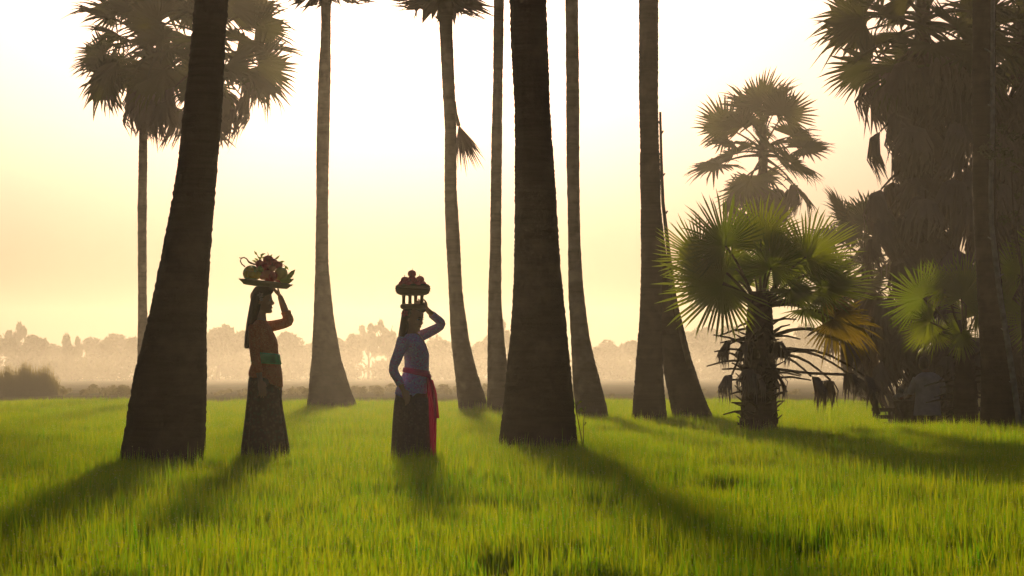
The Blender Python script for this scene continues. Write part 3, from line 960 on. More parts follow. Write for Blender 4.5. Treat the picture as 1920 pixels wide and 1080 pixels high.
def hair_mat():
    m, nt, out = new_mat('black_hair')
    b = N(nt, 'ShaderNodeBsdfPrincipled', Roughness=0.38)
    tc = N(nt, 'ShaderNodeTexCoord')
    mp = N(nt, 'ShaderNodeMapping'); mp.inputs['Scale'].default_value = (160, 160, 3)
    nz = N(nt, 'ShaderNodeTexNoise', Scale=1.0, Detail=3.0)
    nt.links.new(tc.outputs['Object'], mp.inputs[0]); nt.links.new(mp.outputs[0], nz.inputs['Vector'])
    rp = ramp(nt, [(0.35, (0.008, 0.005, 0.004)), (0.65, (0.035, 0.02, 0.013))], nz.outputs[0])
    nt.links.new(rp.outputs[0], b.inputs['Base Color'])
    bp = N(nt, 'ShaderNodeBump', Strength=0.7, Distance=0.004)
    nt.links.new(nz.outputs[0], bp.inputs['Height']); nt.links.new(bp.outputs[0], b.inputs['Normal'])
    nt.links.new(b.outputs[0], out.inputs[0])
    return m


M['hair'] = hair_mat()
M['blouse_orange'] = pattern_mat('orange_lace', (0.88, 0.25, 0.085), (0.92, 0.42, 0.18), (0.74, 0.16, 0.06), 95.0, trans=0.15)
M['blouse_purple'] = pattern_mat('purple_floral', (0.56, 0.48, 0.92), (0.66, 0.74, 0.95), (0.70, 0.24, 0.68), 80.0, trans=0.15, thr=0.5)
M['batik_dark'] = pattern_mat('dark_batik', (0.045, 0.038, 0.034), (0.095, 0.085, 0.065), (0.04, 0.07, 0.055), 34.0)
M['batik_brown'] = pattern_mat('brown_batik', (0.17, 0.11, 0.115), (0.21, 0.145, 0.15), (0.13, 0.09, 0.105), 46.0)
M['sash_green'] = solid('green_sash', (0.02, 0.62, 0.27), 0.5, 14.0, 0.3, 0.4)
M['sash_red'] = solid('wine_sash', (0.75, 0.03, 0.24), 0.5, 14.0, 0.25, 0.4)


def chiffon():
    m, nt, out = new_mat('pink_chiffon')
    d = N(nt, 'ShaderNodeBsdfDiffuse'); d.inputs[0].default_value = (0.5, 0.02, 0.12, 1)
    t = N(nt, 'ShaderNodeBsdfTranslucent'); t.inputs[0].default_value = (0.60, 0.03, 0.22, 1)
    tc = N(nt, 'ShaderNodeTexCoord'); nz = N(nt, 'ShaderNodeTexNoise', Scale=10.0)
    nt.links.new(tc.outputs['Object'], nz.inputs['Vector'])
    rp = ramp(nt, [(0.3, (0.74, 0.02, 0.30)), (0.7, (0.88, 0.05, 0.40))], nz.outputs[0])
    nt.links.new(rp.outputs[0], d.inputs[0])
    ms = N(nt, 'ShaderNodeMixShader'); ms.inputs[0].default_value = 0.5
    nt.links.new(d.outputs[0], ms.inputs[1]); nt.links.new(t.outputs[0], ms.inputs[2])
    nt.links.new(ms.outputs[0], out.inputs[0])
    return m


M['chiffon'] = chiffon()


def sp(v, p):
    return math.copysign(abs(v) ** p, v)


def ring_px(D, yb, yf, xl, xr, hy, dyc=0.0, n=40, power=0.9, fold=0, famp=0.0, fph=0.0, inset=0.0):
    k = FPX / D
    xm = (xl + xr) / 2; hx = (xr - xl) / 2 - inset * k; hyy = hy - inset
    ring = []
    for i in range(n):
        a = 2 * math.pi * i / n
        s = 1 + famp * math.sin(fold * a + fph) + 0.5 * famp * math.sin(fold * 1.7 * a + 2 * fph)
        x = xm + hx * sp(math.cos(a), power) * s
        y = yb + (yf - yb) * (x - xl) / (xr - xl)
        ring.append(P(x, y, D, dyc + hyy * sp(math.sin(a), power) * s))
    return ring


def subdiv_rings(rs, m=4):
    """Catmull-Rom through section rings"""
    out = []
    for k in range(len(rs) - 1):
        p0 = rs[max(k - 1, 0)]; p1 = rs[k]; p2 = rs[k + 1]; p3 = rs[min(k + 2, len(rs) - 1)]
        for j in range(m):
            t = j / m
            out.append([0.5 * ((2 * b) + (c - a) * t + (2 * a - 5 * b + 4 * c - d) * t * t + (3 * b - a - 3 * c + d) * t ** 3) for a, b, c, d in zip(p0, p1, p2, p3)])
    out.append(rs[-1])
    return out


def limb(mb, D, pts, extra=0.0, n=14, m=5):
    """pts: (px, py, dy, radius)"""
    q = [(P(a, b, D, c), r + extra) for a, b, c, r in pts]
    P_, R_ = [], []
    for k in range(len(q) - 1):
        a = q[max(k - 1, 0)]; b = q[k]; c = q[k + 1]; d = q[min(k + 2, len(q) - 1)]
        for j in range(m):
            t = j / m
            P_.append(0.5 * ((2 * b[0]) + (c[0] - a[0]) * t + (2 * a[0] - 5 * b[0] + 4 * c[0] - d[0]) * t * t + (3 * b[0] - a[0] - 3 * c[0] + d[0]) * t ** 3))
            R_.append(b[1] + (c[1] - b[1]) * (t * t * (3 - 2 * t)))
    P_.append(q[-1][0]); R_.append(q[-1][1])
    mb.tube(P_, R_, n)


def hand(mb, wrist, d, nrm, thumb, curl=0.35, s=1.0):
    """palm and five fingers; d = pointing direction, nrm = where the palm faces, thumb = side of the thumb"""
    d = d.normalized(); nrm = (nrm - d * nrm.dot(d)).normalized()
    w = d.cross(nrm)
    if w.dot(thumb) < 0: w = -w
    rings = []
    for (t, hw, th) in ((-0.012, .021, .017), (0.012, .026, .016), (0.045, .037, .015), (0.075, .041, .0125), (0.092, .038, .010)):
        c = wrist + d * t * s
        rings.append([c + (w * math.cos(a) * hw + nrm * math.sin(a) * th) * s for a in [2 * math.pi * i / 14 for i in range(14)]])
    mb.rings(rings)
    for (off, L, sw, cu) in ((0.029, .070, .05, .9), (0.0098, .078, .015, 1.0), (-0.0098, .072, -.02, 1.1), (-0.029, .057, -.06, 1.2)):
        p = wrist + (d * 0.080 + w * off) * s
        dd = (d + w * sw).normalized(); pts = [p]; ang = 0
        for (fr, k) in ((.12, .2), (.36, .6), (.30, 1.0), (.22, 1.0)):
            ang += curl * cu * k
            step = dd * math.cos(ang) + nrm * math.sin(ang)
            p = p + step * L * fr * 1.12 * s
            pts.append(p)
        mb.tube(pts, [.0088 * s, .0088 * s, .0084 * s, .0076 * s, .0055 * s], 8)
    p = wrist + (d * 0.022 + w * 0.024) * s
    pts = [p]
    for (L, a, b, c) in ((.032, .75, .65, .25), (.030, .9, .35, .35), (.024, 1.0, .1, .4)):
        p = p + (d * a + w * b + nrm * c).normalized() * L * s
        pts.append(p)
    mb.tube(pts, [.0125 * s, .0115 * s, .0095 * s, .006 * s], 8)


HEAD = [(0.000, .074, .030, .020), (0.006, .084, .012, .028), (0.016, .089, -.012, .038), (0.030, .087, -.032, .047), (0.045, .088, -.045, .054), (0.060, .087, -.056, .059), (0.078, .086, -.070, .064),
        (0.098, .084, -.083, .068), (0.112, .082, -.090, .071), (0.128, .090, -.095, .0735), (0.145, .090, -.096, .075), (0.165, .085, -.092, .074), (0.183, .074, -.082, .067), (0.198, .055, -.064, .055), (0.210, .030, -.040, .036), (0.216, .004, -.016, .012)]


class Head:
    def __init__(self, chin, yaw, pitch=0.0, s=1.0):
        """chin: world point of the head axis at chin height; yaw 0 = facing +X, negative turns towards the viewer"""
        f = Vector((math.cos(yaw), math.sin(yaw), 0)); side = Vector((-math.sin(yaw), math.cos(yaw), 0)); u = Vector((0, 0, 1))
        self.f = f * math.cos(pitch) + u * math.sin(pitch)
        self.u = u * math.cos(pitch) - f * math.sin(pitch)
        self.s = side; self.o = Vector(chin); self.k = s

    def p(self, x, y, z):
        return self.o + (self.f * x + self.s * y + self.u * z) * self.k

    def build(self, mb):
        rings = []
        for (z, fr, bk, hw) in HEAD:
            c = (fr + bk) / 2; h = (fr - bk) / 2
            ring = []
            for i in range(28):
                a = 2 * math.pi * i / 28
                ring.append(self.p(c + h * sp(math.cos(a), 0.86), hw * sp(math.sin(a), 0.92), z))
            rings.append(ring)
        mb.rings(subdiv_rings(rings, 2))
        rot = Matrix((self.f, self.s, self.u)).transposed()
        k = self.k
        E = lambda c, r, n=10: mb.ellipsoid(self.p(*c), [q * k for q in r], n, rot)
        # nose: bridge, tip, wings
        mb.tube([self.p(.083, 0, .124), self.p(.092, 0, .105), self.p(.102, 0, .088), self.p(.106, 0, .080)], [.008 * k, .009 * k, .0105 * k, .0095 * k], 8)
        E((.094, .010, .077), (.012, .009, .008)); E((.094, -.010, .077), (.012, .009, .008))
        # lips, chin, cheeks, brow
        E((.086, 0, .0555), (.012, .022, .006)); E((.084, 0, .046), (.012, .019, .0065))
        E((.078, 0, .018), (.017, .022, .016))
        E((.060, .034, .075), (.024, .022, .024)); E((.060, -.034, .075), (.024, .022, .024))
        E((.078, .024, .128), (.014, .024, .007)); E((.078, -.024, .128), (.014, .024, .007))
        # ears
        E((-.008, .074, .098), (.018, .007, .030)); E((-.008, -.074, .098), (.018, .007, .030))

    def face_parts(self, root):
        k = self.k
        rot = Matrix((self.f, self.s, self.u)).transposed()
        for sgn in (-1, 1):
            mb = MB(); mb.ellipsoid(self.p(.0755, sgn * .031, .111), [.0118 * k, .0155 * k, .0075 * k], 12, rot)
            e = part(mb, 'eye', M['eye_white'], root)
            mb = MB(); mb.ellipsoid(self.p(.0835, sgn * .031, .111), [.0052 * k, .007 * k, .0068 * k], 10, rot)
            part(mb, 'iris', M['eye_dark'], root).parent = e
            mb = MB(); mb.tube([self.p(.086 - .004 * abs(t), sgn * (.031 + .017 * t), .1175 - .003 * t * t) for t in (-1, -.5, 0, .5, 1)], [.001, .0022, .0028, .0024, .001], 6)
            part(mb, 'eyelid', M['eye_dark'], root).parent = e
            mb = MB(); mb.tube([self.p(.092 - .009 * max(0, t), sgn * (.030 + .020 * t), .1335 - .003 * t * t) for t in (-1, -.5, 0, .5, 1)], [.0015, .003, .0034, .003, .001], 6)
            part(mb, 'eyebrow', M['hair'], root)
        mb = MB()
        mb.ellipsoid(self.p(.0885, 0, .0550), [.0115 * k, .0215 * k, .0050 * k], 12, rot); mb.ellipsoid(self.p(.0868, 0, .0462), [.0115 * k, .018 * k, .0058 * k], 12, rot)
        part(mb, 'lips', M['lip'], root)


def remesh(mb, voxel, smooth_it=4, disp=0.0):
    me = mb.mesh('tmp')
    o = bpy.data.objects.new('tmp', me); COL.objects.link(o)
    r = o.modifiers.new('r', 'REMESH'); r.mode = 'VOXEL'; r.voxel_size = voxel; r.use_smooth_shade = True
    if smooth_it:
        s = o.modifiers.new('s', 'SMOOTH'); s.factor = 0.5; s.iterations = smooth_it
    dg = bpy.context.evaluated_depsgraph_get()
    out = bpy.data.meshes.new_from_object(o.evaluated_get(dg))
    bpy.data.objects.remove(o); bpy.data.meshes.remove(me)
    out.polygons.foreach_set('use_smooth', [True] * len(out.polygons))
    return out


def recenter(me, org):
    n = len(me.vertices); co = np.empty(n * 3); me.vertices.foreach_get('co', co)
    co = co.reshape(-1, 3) - np.array(org); me.vertices.foreach_set('co', co.ravel()); me.update()
    return me


def cut(me, test):
    """drop the faces whose centre passes the test (necklines)"""
    import bmesh
    bm = bmesh.new(); bm.from_mesh(me)
    bmesh.ops.delete(bm, geom=[f for f in bm.faces if test(f.calc_center_median())], context='FACES')
    bm.to_mesh(me); bm.free()
    return me


def flower(root, c, d, r, mat_petal, name='hair_flower'):
    d = d.normalized(); u = d.cross(Vector((0, 0, 1))).normalized(); v = d.cross(u)
    mb = MB()
    for i in range(5):
        a = i * 2 * math.pi / 5
        t = u * math.cos(a) + v * math.sin(a); s = d.cross(t)
        mb.add([c, c + t * r * .5 + s * r * .34 + d * r * .2, c + t * r + d * r * .25, c + t * r * .5 - s * r * .34 + d * r * .2, c + t * r * .55 + d * r * .08], [(0, 1, 4), (1, 2, 4), (2, 3, 4), (3, 0, 4)])
    fl = part(mb, name, mat_petal, root)
    mb = MB(); mb.ellipsoid(c + d * r * .12, (r * .2,) * 3, 8)
    part(mb, 'flower_centre', M['petiole'], root).parent = fl


def strip(mb, D, rows, thick=0.004, n=14, fold=3.0, famp=0.012):
    """hanging cloth: rows of (py, xl, xr, dy); wavy sheet with thickness"""
    front, back = [], []
    for (y, xl, xr, dy) in rows:
        fr, bk = [], []
        for i in range(n):
            t = i / (n - 1)
            w = famp * math.sin(t * fold * 2 * math.pi + y * 0.02)
            p = P(xl + (xr - xl) * t, y, D, dy + w)
            fr.append(p); bk.append(p + Vector((0, thick, 0)))
        front.append(fr); back.append(bk[::-1])
    mb.rings([f + b for f, b in zip(front, back)])


# ---- woman in orange
DA = 21.0
baseA = P(492, HORIZON, DA); baseA.z = 0
wa = thing('person', 'woman in orange lace blouse and green sash carrying a fruit tray on her head', 'person', baseA)
TA = [(598, 596, 481, 498, .055), (605, 605, 475, 503, .115), (616, 616, 470, 509, .158), (630, 630, 469, 516, .165), (644, 644, 471, 521, .155), (655, 655, 473, 521, .142), (666, 666, 474, 523, .132), (676, 677, 473, 525, .130), (686, 688, 470, 527, .142), (695, 700, 467, 529, .157), (702, 714, 466, 530, .165), (706, 727, 467, 530, .166)]
headA = Head(P(490, 587.5, DA), R(2), 0.0, 1.02)
nearA = [(481, 612, -.135, .048), (481, 640, -.175, .040), (483, 668, -.195, .034), (488, 690, -.20, .028), (493, 712, -.205, .0215)]
farA = [(489, 614, .13, .046), (515, 609, .15, .040), (538, 602, .155, .035), (531, 580, .13, .032), (523, 555, .10, .0235)]
mb = MB()
mb.rings(subdiv_rings([ring_px(DA, a, b, c, d, e, n=30, inset=.008) for a, b, c, d, e in TA] + [ring_px(DA, 735, 735, 470, 524, .15, n=30), ring_px(DA, 750, 750, 474, 520, .12, n=30)], 3))
mb.tube([P(488, 612, DA), P(489, 598, DA), P(488, 586, DA), P(488, 575, DA)], [.06, .050, .046, .046], 14)
headA.build(mb)
limb(mb, DA, nearA); limb(mb, DA, farA)
hand(mb, P(493, 713, DA, -.205), P(501, 752, DA, -.205) - P(493, 713, DA, -.205), Vector((-.6, .8, 0)), Vector((.8, .6, 0)), 0.30, 0.98)
hand(mb, P(522, 553, DA, .098), P(512, 541.5, DA, .06) - P(522, 553, DA, .098), Vector((0.1, -.2, 1)), Vector((0, -1, 0)), 0.12, 0.95)
for s_ in (-1, 1):
    limb(mb, DA, [(494, 725, s_ * .075, .085), (495, 780, s_ * .075, .062), (494, 820, s_ * .07, .048), (492, 840, s_ * .07, .05), (490, 878, s_ * .07, .034)])
    mb.ellipsoid(P(500, 884, DA, s_ * .075), (.115, .042, .03), 12)
    mb.ellipsoid(P(489, 882, DA, s_ * .075), (.04, .036, .035), 10)
link('body', recenter(remesh(mb, .0045, 3), baseA), M['skin'], wa)
headA.face_parts(wa)
mb = MB()
mb.rings(subdiv_rings([ring_px(DA, a, b, c, d, e, n=44) for a, b, c, d, e in TA], 4))
limb(mb, DA, nearA[:4] + [(490, 699, -.202, .029)], .0095)
limb(mb, DA, farA[:3] + [(535, 590, .14, .034), (533, 583, .135, .04)], .008)
me = recenter(remesh(mb, .007, 3), baseA)
zn = P(0, 600, DA).z
me = cut(me, lambda c: (c.z > P(0, 601.5, DA).z and (c.x ** 2 + (c.y) ** 2) < .08 ** 2) or (c.x > .02 and c.z > P(0, 622, DA).z and abs(c.y) < .035 * (c.z - P(0, 622, DA).z) / .1))
link('blouse', me, M['blouse_orange'], wa)
mb = MB()
mb.rings([ring_px(DA, a, b, c, d, e) for a, b, c, d, e in ((659, 663.5, 473, 523.5, .140), (661, 665, 471.5, 525, .1435), (669, 672, 471.5, 526, .1425), (671, 674, 471, 526, .1405), (678, 682, 470, 528, .146), (680, 684, 471, 527, .142))])
part(mb, 'sash', M['sash_green'], wa)
mb = MB()
sk = [(694, 700, 470, 527, .155, 0), (715, 722, 465.5, 527, .172, .006), (745, 745, 463, 526.5, .172, .02), (790, 790, 458, 533, .178, .034), (845, 845, 452, 541, .195, .045), (874, 874, 450, 544, .2, .05)]
mb.rings(subdiv_rings([ring_px(DA, a, b, c, d, e, n=96, power=.95, fold=9, famp=f, fph=.6) for a, b, c, d, e, f in sk], 5))
skA = part(mb, 'skirt', M['batik_dark'], wa)
mb = MB()
strip(mb, DA, [(716, 520, 530, -.03), (745, 522, 529, -.05), (790, 525, 535, -.06), (845, 529, 543.5, -.07), (872, 530, 546, -.07)], .006, 10, 1.0, .008)
part(mb, 'skirt_fold', M['batik_dark'], wa).parent = skA
mb = MB()
ha = [(535.5, 484, 502, .035), (538.5, 478, 510, .068), (546, 473, 513.0, .084), (554, 471, 507, .089), (562, 470, 499, .086), (572, 468, 494, .086), (586, 465.5, 488, .082), (600, 463, 483, .084), (615, 461, 476, .090), (632, 459, 473, .092), (648, 458, 473, .085), (653.5, 459.5, 472, .075)]
mb.rings(subdiv_rings([ring_px(DA, y, y, a, b, c, n=40, power=.95, fold=13, famp=.012 if y > 565 else .004) for y, a, b, c in ha], 4))
link('hair', recenter(remesh(mb, .006, 2), baseA), M['hair'], wa)
M['petal_pale'] = leaf_mat('pale_petal', (.55, .45, .46), (.6, .5, .5), (.3, .22, .2), (.3, .2, .2), .3)
M['petal_red'] = leaf_mat('red_petal', (.5, .04, .07), (.55, .05, .08), (.4, .02, .04), (.4, .02, .04), .3)
flower(wa, P(490, 554, DA, -.092), Vector((.15, -1, .1)), .030, M['petal_pale'])
flower(wa, P(492, 562, DA, -.090), Vector((.15, -1, -.1)), .020, M['petal_pale'])

# ---- woman in purple
DB2 = 21.1
baseB = P(772, HORIZON, DB2); baseB.z = 0
wb = thing('person', 'woman in purple floral blouse and pink sash balancing a pedestal basket', 'person', baseB)
TB = [(624, 621, 762, 783, .055), (630, 629, 757, 790, .115), (640, 640, 753, 796, .158), (652, 652, 755, 801, .160), (665, 665, 757, 804.5, .150), (680, 680, 758.5, 804.5, .135), (692, 694, 757.5, 804, .127), (702, 705, 754.5, 804, .134), (714, 718, 749, 803, .148), (726, 735, 743.5, 801, .162), (735, 750, 740.5, 799, .17), (739, 762, 740, 797, .172)]
headB = Head(P(769.5, 619, DB2, .01), R(-30), R(-13), 1.0)
nearB = [(758, 636, -.135, .047), (749, 664, -.18, .039), (739.5, 692, -.205, .033), (749, 712, -.20, .029), (757, 729, -.19, .0215)]
farB = [(786, 630, .13, .044), (808, 620, .16, .037), (827, 607, .165, .030), (812, 592, .13, .028), (799, 579, .08, .0215)]
mb = MB()
mb.rings(subdiv_rings([ring_px(DB2, a, b, c, d, e, n=30, inset=.008) for a, b, c, d, e in TB] + [ring_px(DB2, 765, 765, 746, 792, .15, n=30), ring_px(DB2, 780, 780, 750, 788, .12, n=30)], 3))
mb.tube([P(771, 642, DB2), P(772, 628, DB2), P(773, 616, DB2), P(772, 606, DB2)], [.06, .048, .045, .045], 14)
headB.build(mb)
limb(mb, DB2, nearB); limb(mb, DB2, farB)
hand(mb, P(758, 731, DB2, -.19), P(775, 765, DB2, -.17) - P(758, 731, DB2, -.19), Vector((-.5, .8, -.2)), Vector((.8, .5, .3)), 0.30, 0.97)
hand(mb, P(799, 578, DB2, .078), P(789, 572, DB2, .02) - P(799, 578, DB2, .078), Vector((-.6, .2, .6)), Vector((0, -.6, .6)), 0.30, 0.9)
for s_ in (-1, 1):
    limb(mb, DB2, [(770, 755, s_ * .075, .085), (771, 795, s_ * .075, .062), (770, 825, s_ * .07, .048), (769, 845, s_ * .07, .05), (768, 878, s_ * .07, .034)])
    mb.ellipsoid(P(777, 883, DB2, s_ * .075), (.115, .042, .03), 12)
    mb.ellipsoid(P(767, 881, DB2, s_ * .075), (.04, .036, .035), 10)
link('body', recenter(remesh(mb, .0045, 3), baseB), M['skin'], wb)
headB.face_parts(wb)
mb = MB()
mb.rings(subdiv_rings([ring_px(DB2, a, b, c, d, e, n=44) for a, b, c, d, e in TB], 4))
limb(mb, DB2, nearB[:4] + [(753, 721, -.195, .028)], .0095)
limb(mb, DB2, farB[:4] + [(808, 588, .115, .028)], .008)
me = recenter(remesh(mb, .007, 3), baseB)
vb = P(792, 660, DB2).z


def vneck(c):
    # V on the front, which faces right and a little to the viewer
    ax = c.x * math.cos(R(-25)) + c.y * math.sin(R(-25)); ay = -c.x * math.sin(R(-25)) + c.y * math.cos(R(-25))
    if c.z > P(0, 626, DB2).z and c.x ** 2 + c.y ** 2 < .085 ** 2: return True
    return ax > .02 and c.z > vb and abs(ay) < .34 * (c.z - vb)


link('blouse', cut(me, vneck), M['blouse_purple'], wb)
mb = MB()
mb.rings([ring_px(DB2, a, b, c, d, e) for a, b, c, d, e in ((688, 695, 757.5, 804.5, .133), (689.5, 697, 756, 806, .138), (692, 701, 755.5, 806, .138), (696, 706, 754.5, 806, .140), (697.5, 708, 756, 804.5, .134))])
saB = part(mb, 'sash', M['sash_red'], wb)
mb = MB(); mb.ellipsoid(P(804, 706, DB2, -.06), (.028, .03, .026), 12)
part(mb, 'sash_knot', M['sash_red'], wb).parent = saB
mb = MB()
sk = [(722, 722, 748, 801, .15, 0), (738, 742, 742, 801, .168, .004), (760, 760, 738, 802, .175, .014), (800, 800, 735, 804, .178, .025), (845, 845, 733, 808, .183, .034), (874, 874, 732, 809, .185, .036)]
mb.rings(subdiv_rings([ring_px(DB2, a, b, c, d, e, n=96, power=.95, fold=7, famp=f, fph=1.6) for a, b, c, d, e, f in sk], 5))
skB = part(mb, 'skirt', M['batik_brown'], wb)
mb = MB()
strip(mb, DB2, [(745, 783, 804, -.155), (780, 778, 806, -.172), (820, 772, 808, -.18), (872, 768, 810, -.185)], .006, 16, 1.5, .006)
part(mb, 'wrap_edge', M['batik_brown'], wb).parent = skB
mb = MB()
strip(mb, DB2, [(705, 800, 808, -.075), (725, 801, 813, -.10), (750, 803, 819, -.14), (790, 806, 820, -.19), (838, 808, 819, -.21), (868, 808, 820, -.21)], .004, 16, 2.5, .016)
part(mb, 'sash_tail', M['chiffon'], wb).parent = saB
mb = MB()
strip(mb, DB2, [(712, 806, 812, -.04), (735, 810, 819, -.05), (760, 813, 822, -.06), (784, 815, 824, -.06)], .003, 12, 1.5, .012)
part(mb, 'sash_end', M['chiffon'], wb).parent = saB
mb = MB()
hb_ = [(575, 763, 790, .05), (578, 757, 797, .078), (583, 753.5, 798.5, .089), (588, 752.5, 791, .093), (593, 752, 779, .092), (599, 751, 772, .088), (609, 749.5, 770, .083), (619, 748, 767, .083), (630, 746.5, 763, .088), (645, 746, 759, .088), (660, 747, 757, .08), (666, 748, 756, .07)]
mb.rings(subdiv_rings([ring_px(DB2, y, y, a, b, c, n=40, dyc=.012, power=.95, fold=13, famp=.012 if y > 600 else .004) for y, a, b, c in hb_], 4))
link('hair', recenter(remesh(mb, .006, 2), baseB), M['hair'], wb)
flower(wb, P(760.5, 588, DB2, -.085), Vector((-.1, -1, .1)), .036, M['petal_red'])

# ---- the tray and its fruit
cT = P(497.5, 537.6, DA)
rotT = Matrix.Rotation(R(6.2), 3, 'Y')
M['tray'] = solid('grey_tray', (0.40, 0.36, 0.28), 0.5, 30.0, 0.2)
mb = MB()
mb.lathe(cT, [(.165, 0), (.190, .002), (.212, .022), (.236, .040), (.238, .044), (.232, .046), (.206, .027), (.186, .010), (.10, .008)], 48, rot=rotT)
tr_ = link('fruit_tray', mb.mesh('fruit_tray', True, cT), M['tray'], None, cT)
tag(tr_, 'round grey tray heaped with fruit on the head of the woman in orange', 'tray')
M['melon'] = solid('green_rind', (0.20, 0.58, 0.16), 0.45, 18.0, 0.35)
M['mango'] = solid('mango_skin', (0.95, 0.62, 0.05), 0.4, 14.0, 0.25)
M['red_fruit'] = solid('red_fruit_skin', (0.75, 0.10, 0.08), 0.5, 26.0, 0.35, 0.5)
M['peach'] = solid('peach_skin', (0.92, 0.32, 0.15), 0.45, 14.0, 0.25)
M['green_fruit'] = solid('green_fruit_skin', (0.28, 0.52, 0.05), 0.4, 16.0, 0.25)
M['papaya'] = solid('papaya_skin', (0.85, 0.66, 0.16), 0.45, 14.0, 0.3)
M['banana'] = solid('banana_skin', (0.68, 0.74, 0.10), 0.45, 12.0, 0.25)
M['apple'] = solid('apple_skin', (0.90, 0.11, 0.13), 0.65, 20.0, 0.3)


def fruit(name, label, px, py, dy, r, mat, D=DA, cat='fruit', rot=(0, 0, 0), group=None, stem=True, apple=False, spiky=False):
    c = P(px, py, D, dy)
    mb = MB()
    n = 18
    prof = []
    for k in range(1, 12):
        th = math.pi * k / 12
        rr = math.sin(th); zz = -math.cos(th)
        if apple:
            rr *= 1 + 0.06 * zz; zz -= 0.16 * math.exp(-(rr / 0.35) ** 2) * (1 if zz > 0 else -0.7)
        prof.append((rr, zz))
    rm = Matrix.Rotation(rot[2], 3, 'Z') @ Matrix.Rotation(rot[1], 3, 'Y') @ Matrix.Rotation(rot[0], 3, 'X')
    rings = []
    for (rr, zz) in prof:
        ring = []
        for i in range(n):
            a = 2 * math.pi * i / n
            w = 1 + .03 * math.sin(2 * a + px) + (.0 if not spiky else .05 * math.sin(9 * a + zz * 20))
            ring.append(c + rm @ Vector((r[0] * rr * math.cos(a) * w, r[1] * rr * math.sin(a) * w, r[2] * zz)))
        rings.append(ring)
    mb.rings(rings)
    root = thing(name, label, cat, c, group)
    part(mb, 'flesh', M[mat], root)
    if stem:
        mb = MB(); q = c + rm @ Vector((0, 0, r[2] * .86)); t = rm @ Vector((.25, 0, 1))
        mb.tube([q, q + t * r[2] * .3, q + t * r[2] * .5], [.003, .0025, .0025], 6)
        part(mb, 'stem', M['petiole_dead'], root)
    if spiky:
        mb = MB()
        for j in range(46):
            v = Vector((random.gauss(0, 1), random.gauss(0, 1), random.gauss(0, 1))).normalized()
            b = c + Vector((v.x * r[0], v.y * r[1], v.z * r[2])) * .95
            t = v + Vector((random.gauss(0, .3), random.gauss(0, .3), random.gauss(0, .3)))
            mb.tube([b, b + t * .012], [.0016, .0006], 4)
        part(mb, 'spines', M['red_fruit'], root)
    return root


fruit('watermelon', 'big green melon at the left of the head tray', 471, 512, .05, (.080, .075, .072), 'melon', stem=False, cat='melon')
fruit('mango', 'orange mango lying highest against the green melon', 470, 505.5, -.075, (.040, .034, .026), 'mango', rot=(0, .3, 0), stem=False, cat='mango')
fruit('mango', 'yellow mango at the tray rim before the green melon', 466, 514.5, -.11, (.036, .034, .032), 'mango', stem=False, cat='mango')
fruit('mango', 'yellow mango in the middle front of the tray, left half', 476, 516, -.13, (.042, .034, .032), 'mango', rot=(0, .2, 0), stem=False, cat='mango')
fruit('mango', 'rightmost yellow mango, touching the pink peach', 486.5, 517, -.12, (.036, .034, .034), 'mango', rot=(0, .3, 0), stem=False, cat='mango')
fruit('green_apple', 'small green fruit between the melon and the red pile', 490, 505.5, -.08, (.030, .030, .028), 'green_fruit')
fruit('peach', 'pinkish orange peach at the tray front centre', 503.5, 514.5, -.13, (.041, .038, .036), 'peach', apple=True, cat='peach')
fruit('peach', 'smaller orange peach above the front centre peach', 512.5, 504, -.10, (.032, .030, .030), 'peach', apple=True, cat='peach')
fruit('peach', 'peach low on the tray beside the rightmost mango', 496, 521, -.13, (.030, .030, .026), 'peach', apple=True, cat='peach')
for (x, y, dy, r, w) in ((488, 496, -.04, .040, 'leftmost in the heap'), (498, 500.5, -.07, .034, 'in the middle of the heap front'), (503, 488, 0, .046, 'on top of the heap'), (513, 493, -.02, .040, 'right below the topmost one'), (522, 497.5, -.02, .037, 'rightmost in the heap'), (505, 503, .02, .045, 'buried in the heap centre'), (514, 519, -.13, .042, 'low before the papaya'), (505, 520, .04, .052, 'hidden low in the tray centre'), (522, 521, .06, .045, 'low behind the papaya'), (495, 512, .03, .045, 'behind the small green fruit')):
    fruit('rambutan', 'dark red spiny fruit ' + w, x, y, dy, (r, r, r * .95), 'red_fruit', spiky=True, stem=False)
fruit('papaya', 'large yellow brown papaya at the right of the tray', 528, 514, -.06, (.058, .05, .060), 'papaya', rot=(.2, .3, 0), cat='papaya')


def banana(label, pts, dy):
    c = P(*pts[1], DA, dy)
    t = thing('banana', label, 'banana', c)
    q = [P(*p_, DA, dy) for p_ in pts]
    mb = MB(); mb.tube(q, [.010, .021, .022, .017, .006], 8)
    part(mb, 'peel', M['banana'], t)
    mb = MB(); mb.tube([q[-1], q[-1] + (q[-1] - q[-2]) * .35], [.006, .005], 6)
    part(mb, 'stalk', M['petiole_dead'], t)


banana('green banana pointing up over the right tray rim', [(533, 526), (539, 523), (545, 517), (550, 511), (553, 507.5)], -.05)
banana('green banana lying flat over the right tray rim', [(529, 530.5), (535, 530.5), (541, 529), (547, 526.5), (551, 524.5)], -.1)
banana('green banana tucked below the upright banana', [(528, 527), (534, 527), (540, 526), (545, 523), (548, 520)], -.16)
cv = P(470, 500, DA, .03)
vn = thing('melon_vine', 'curled dark vine loop above the green melon', 'vine', cv)
mb = MB(); mb.tube([P(*q, DA, .02) for q in ((459, 500), (453, 495), (450, 489), (452, 484), (457, 482.5), (462, 485), (466, 491), (470, 493), (478, 496), (484, 498))], [.006, .006, .006, .006, .006, .006, .008, .009, .008, .005], 7)
part(mb, 'stem', M['petiole'], vn)
mb = MB(); mb.tube([P(*q, DA, .02) for q in ((452, 484), (448, 483))], [.005, .004], 6)
part(mb, 'stem_end', M['petiole'], vn)
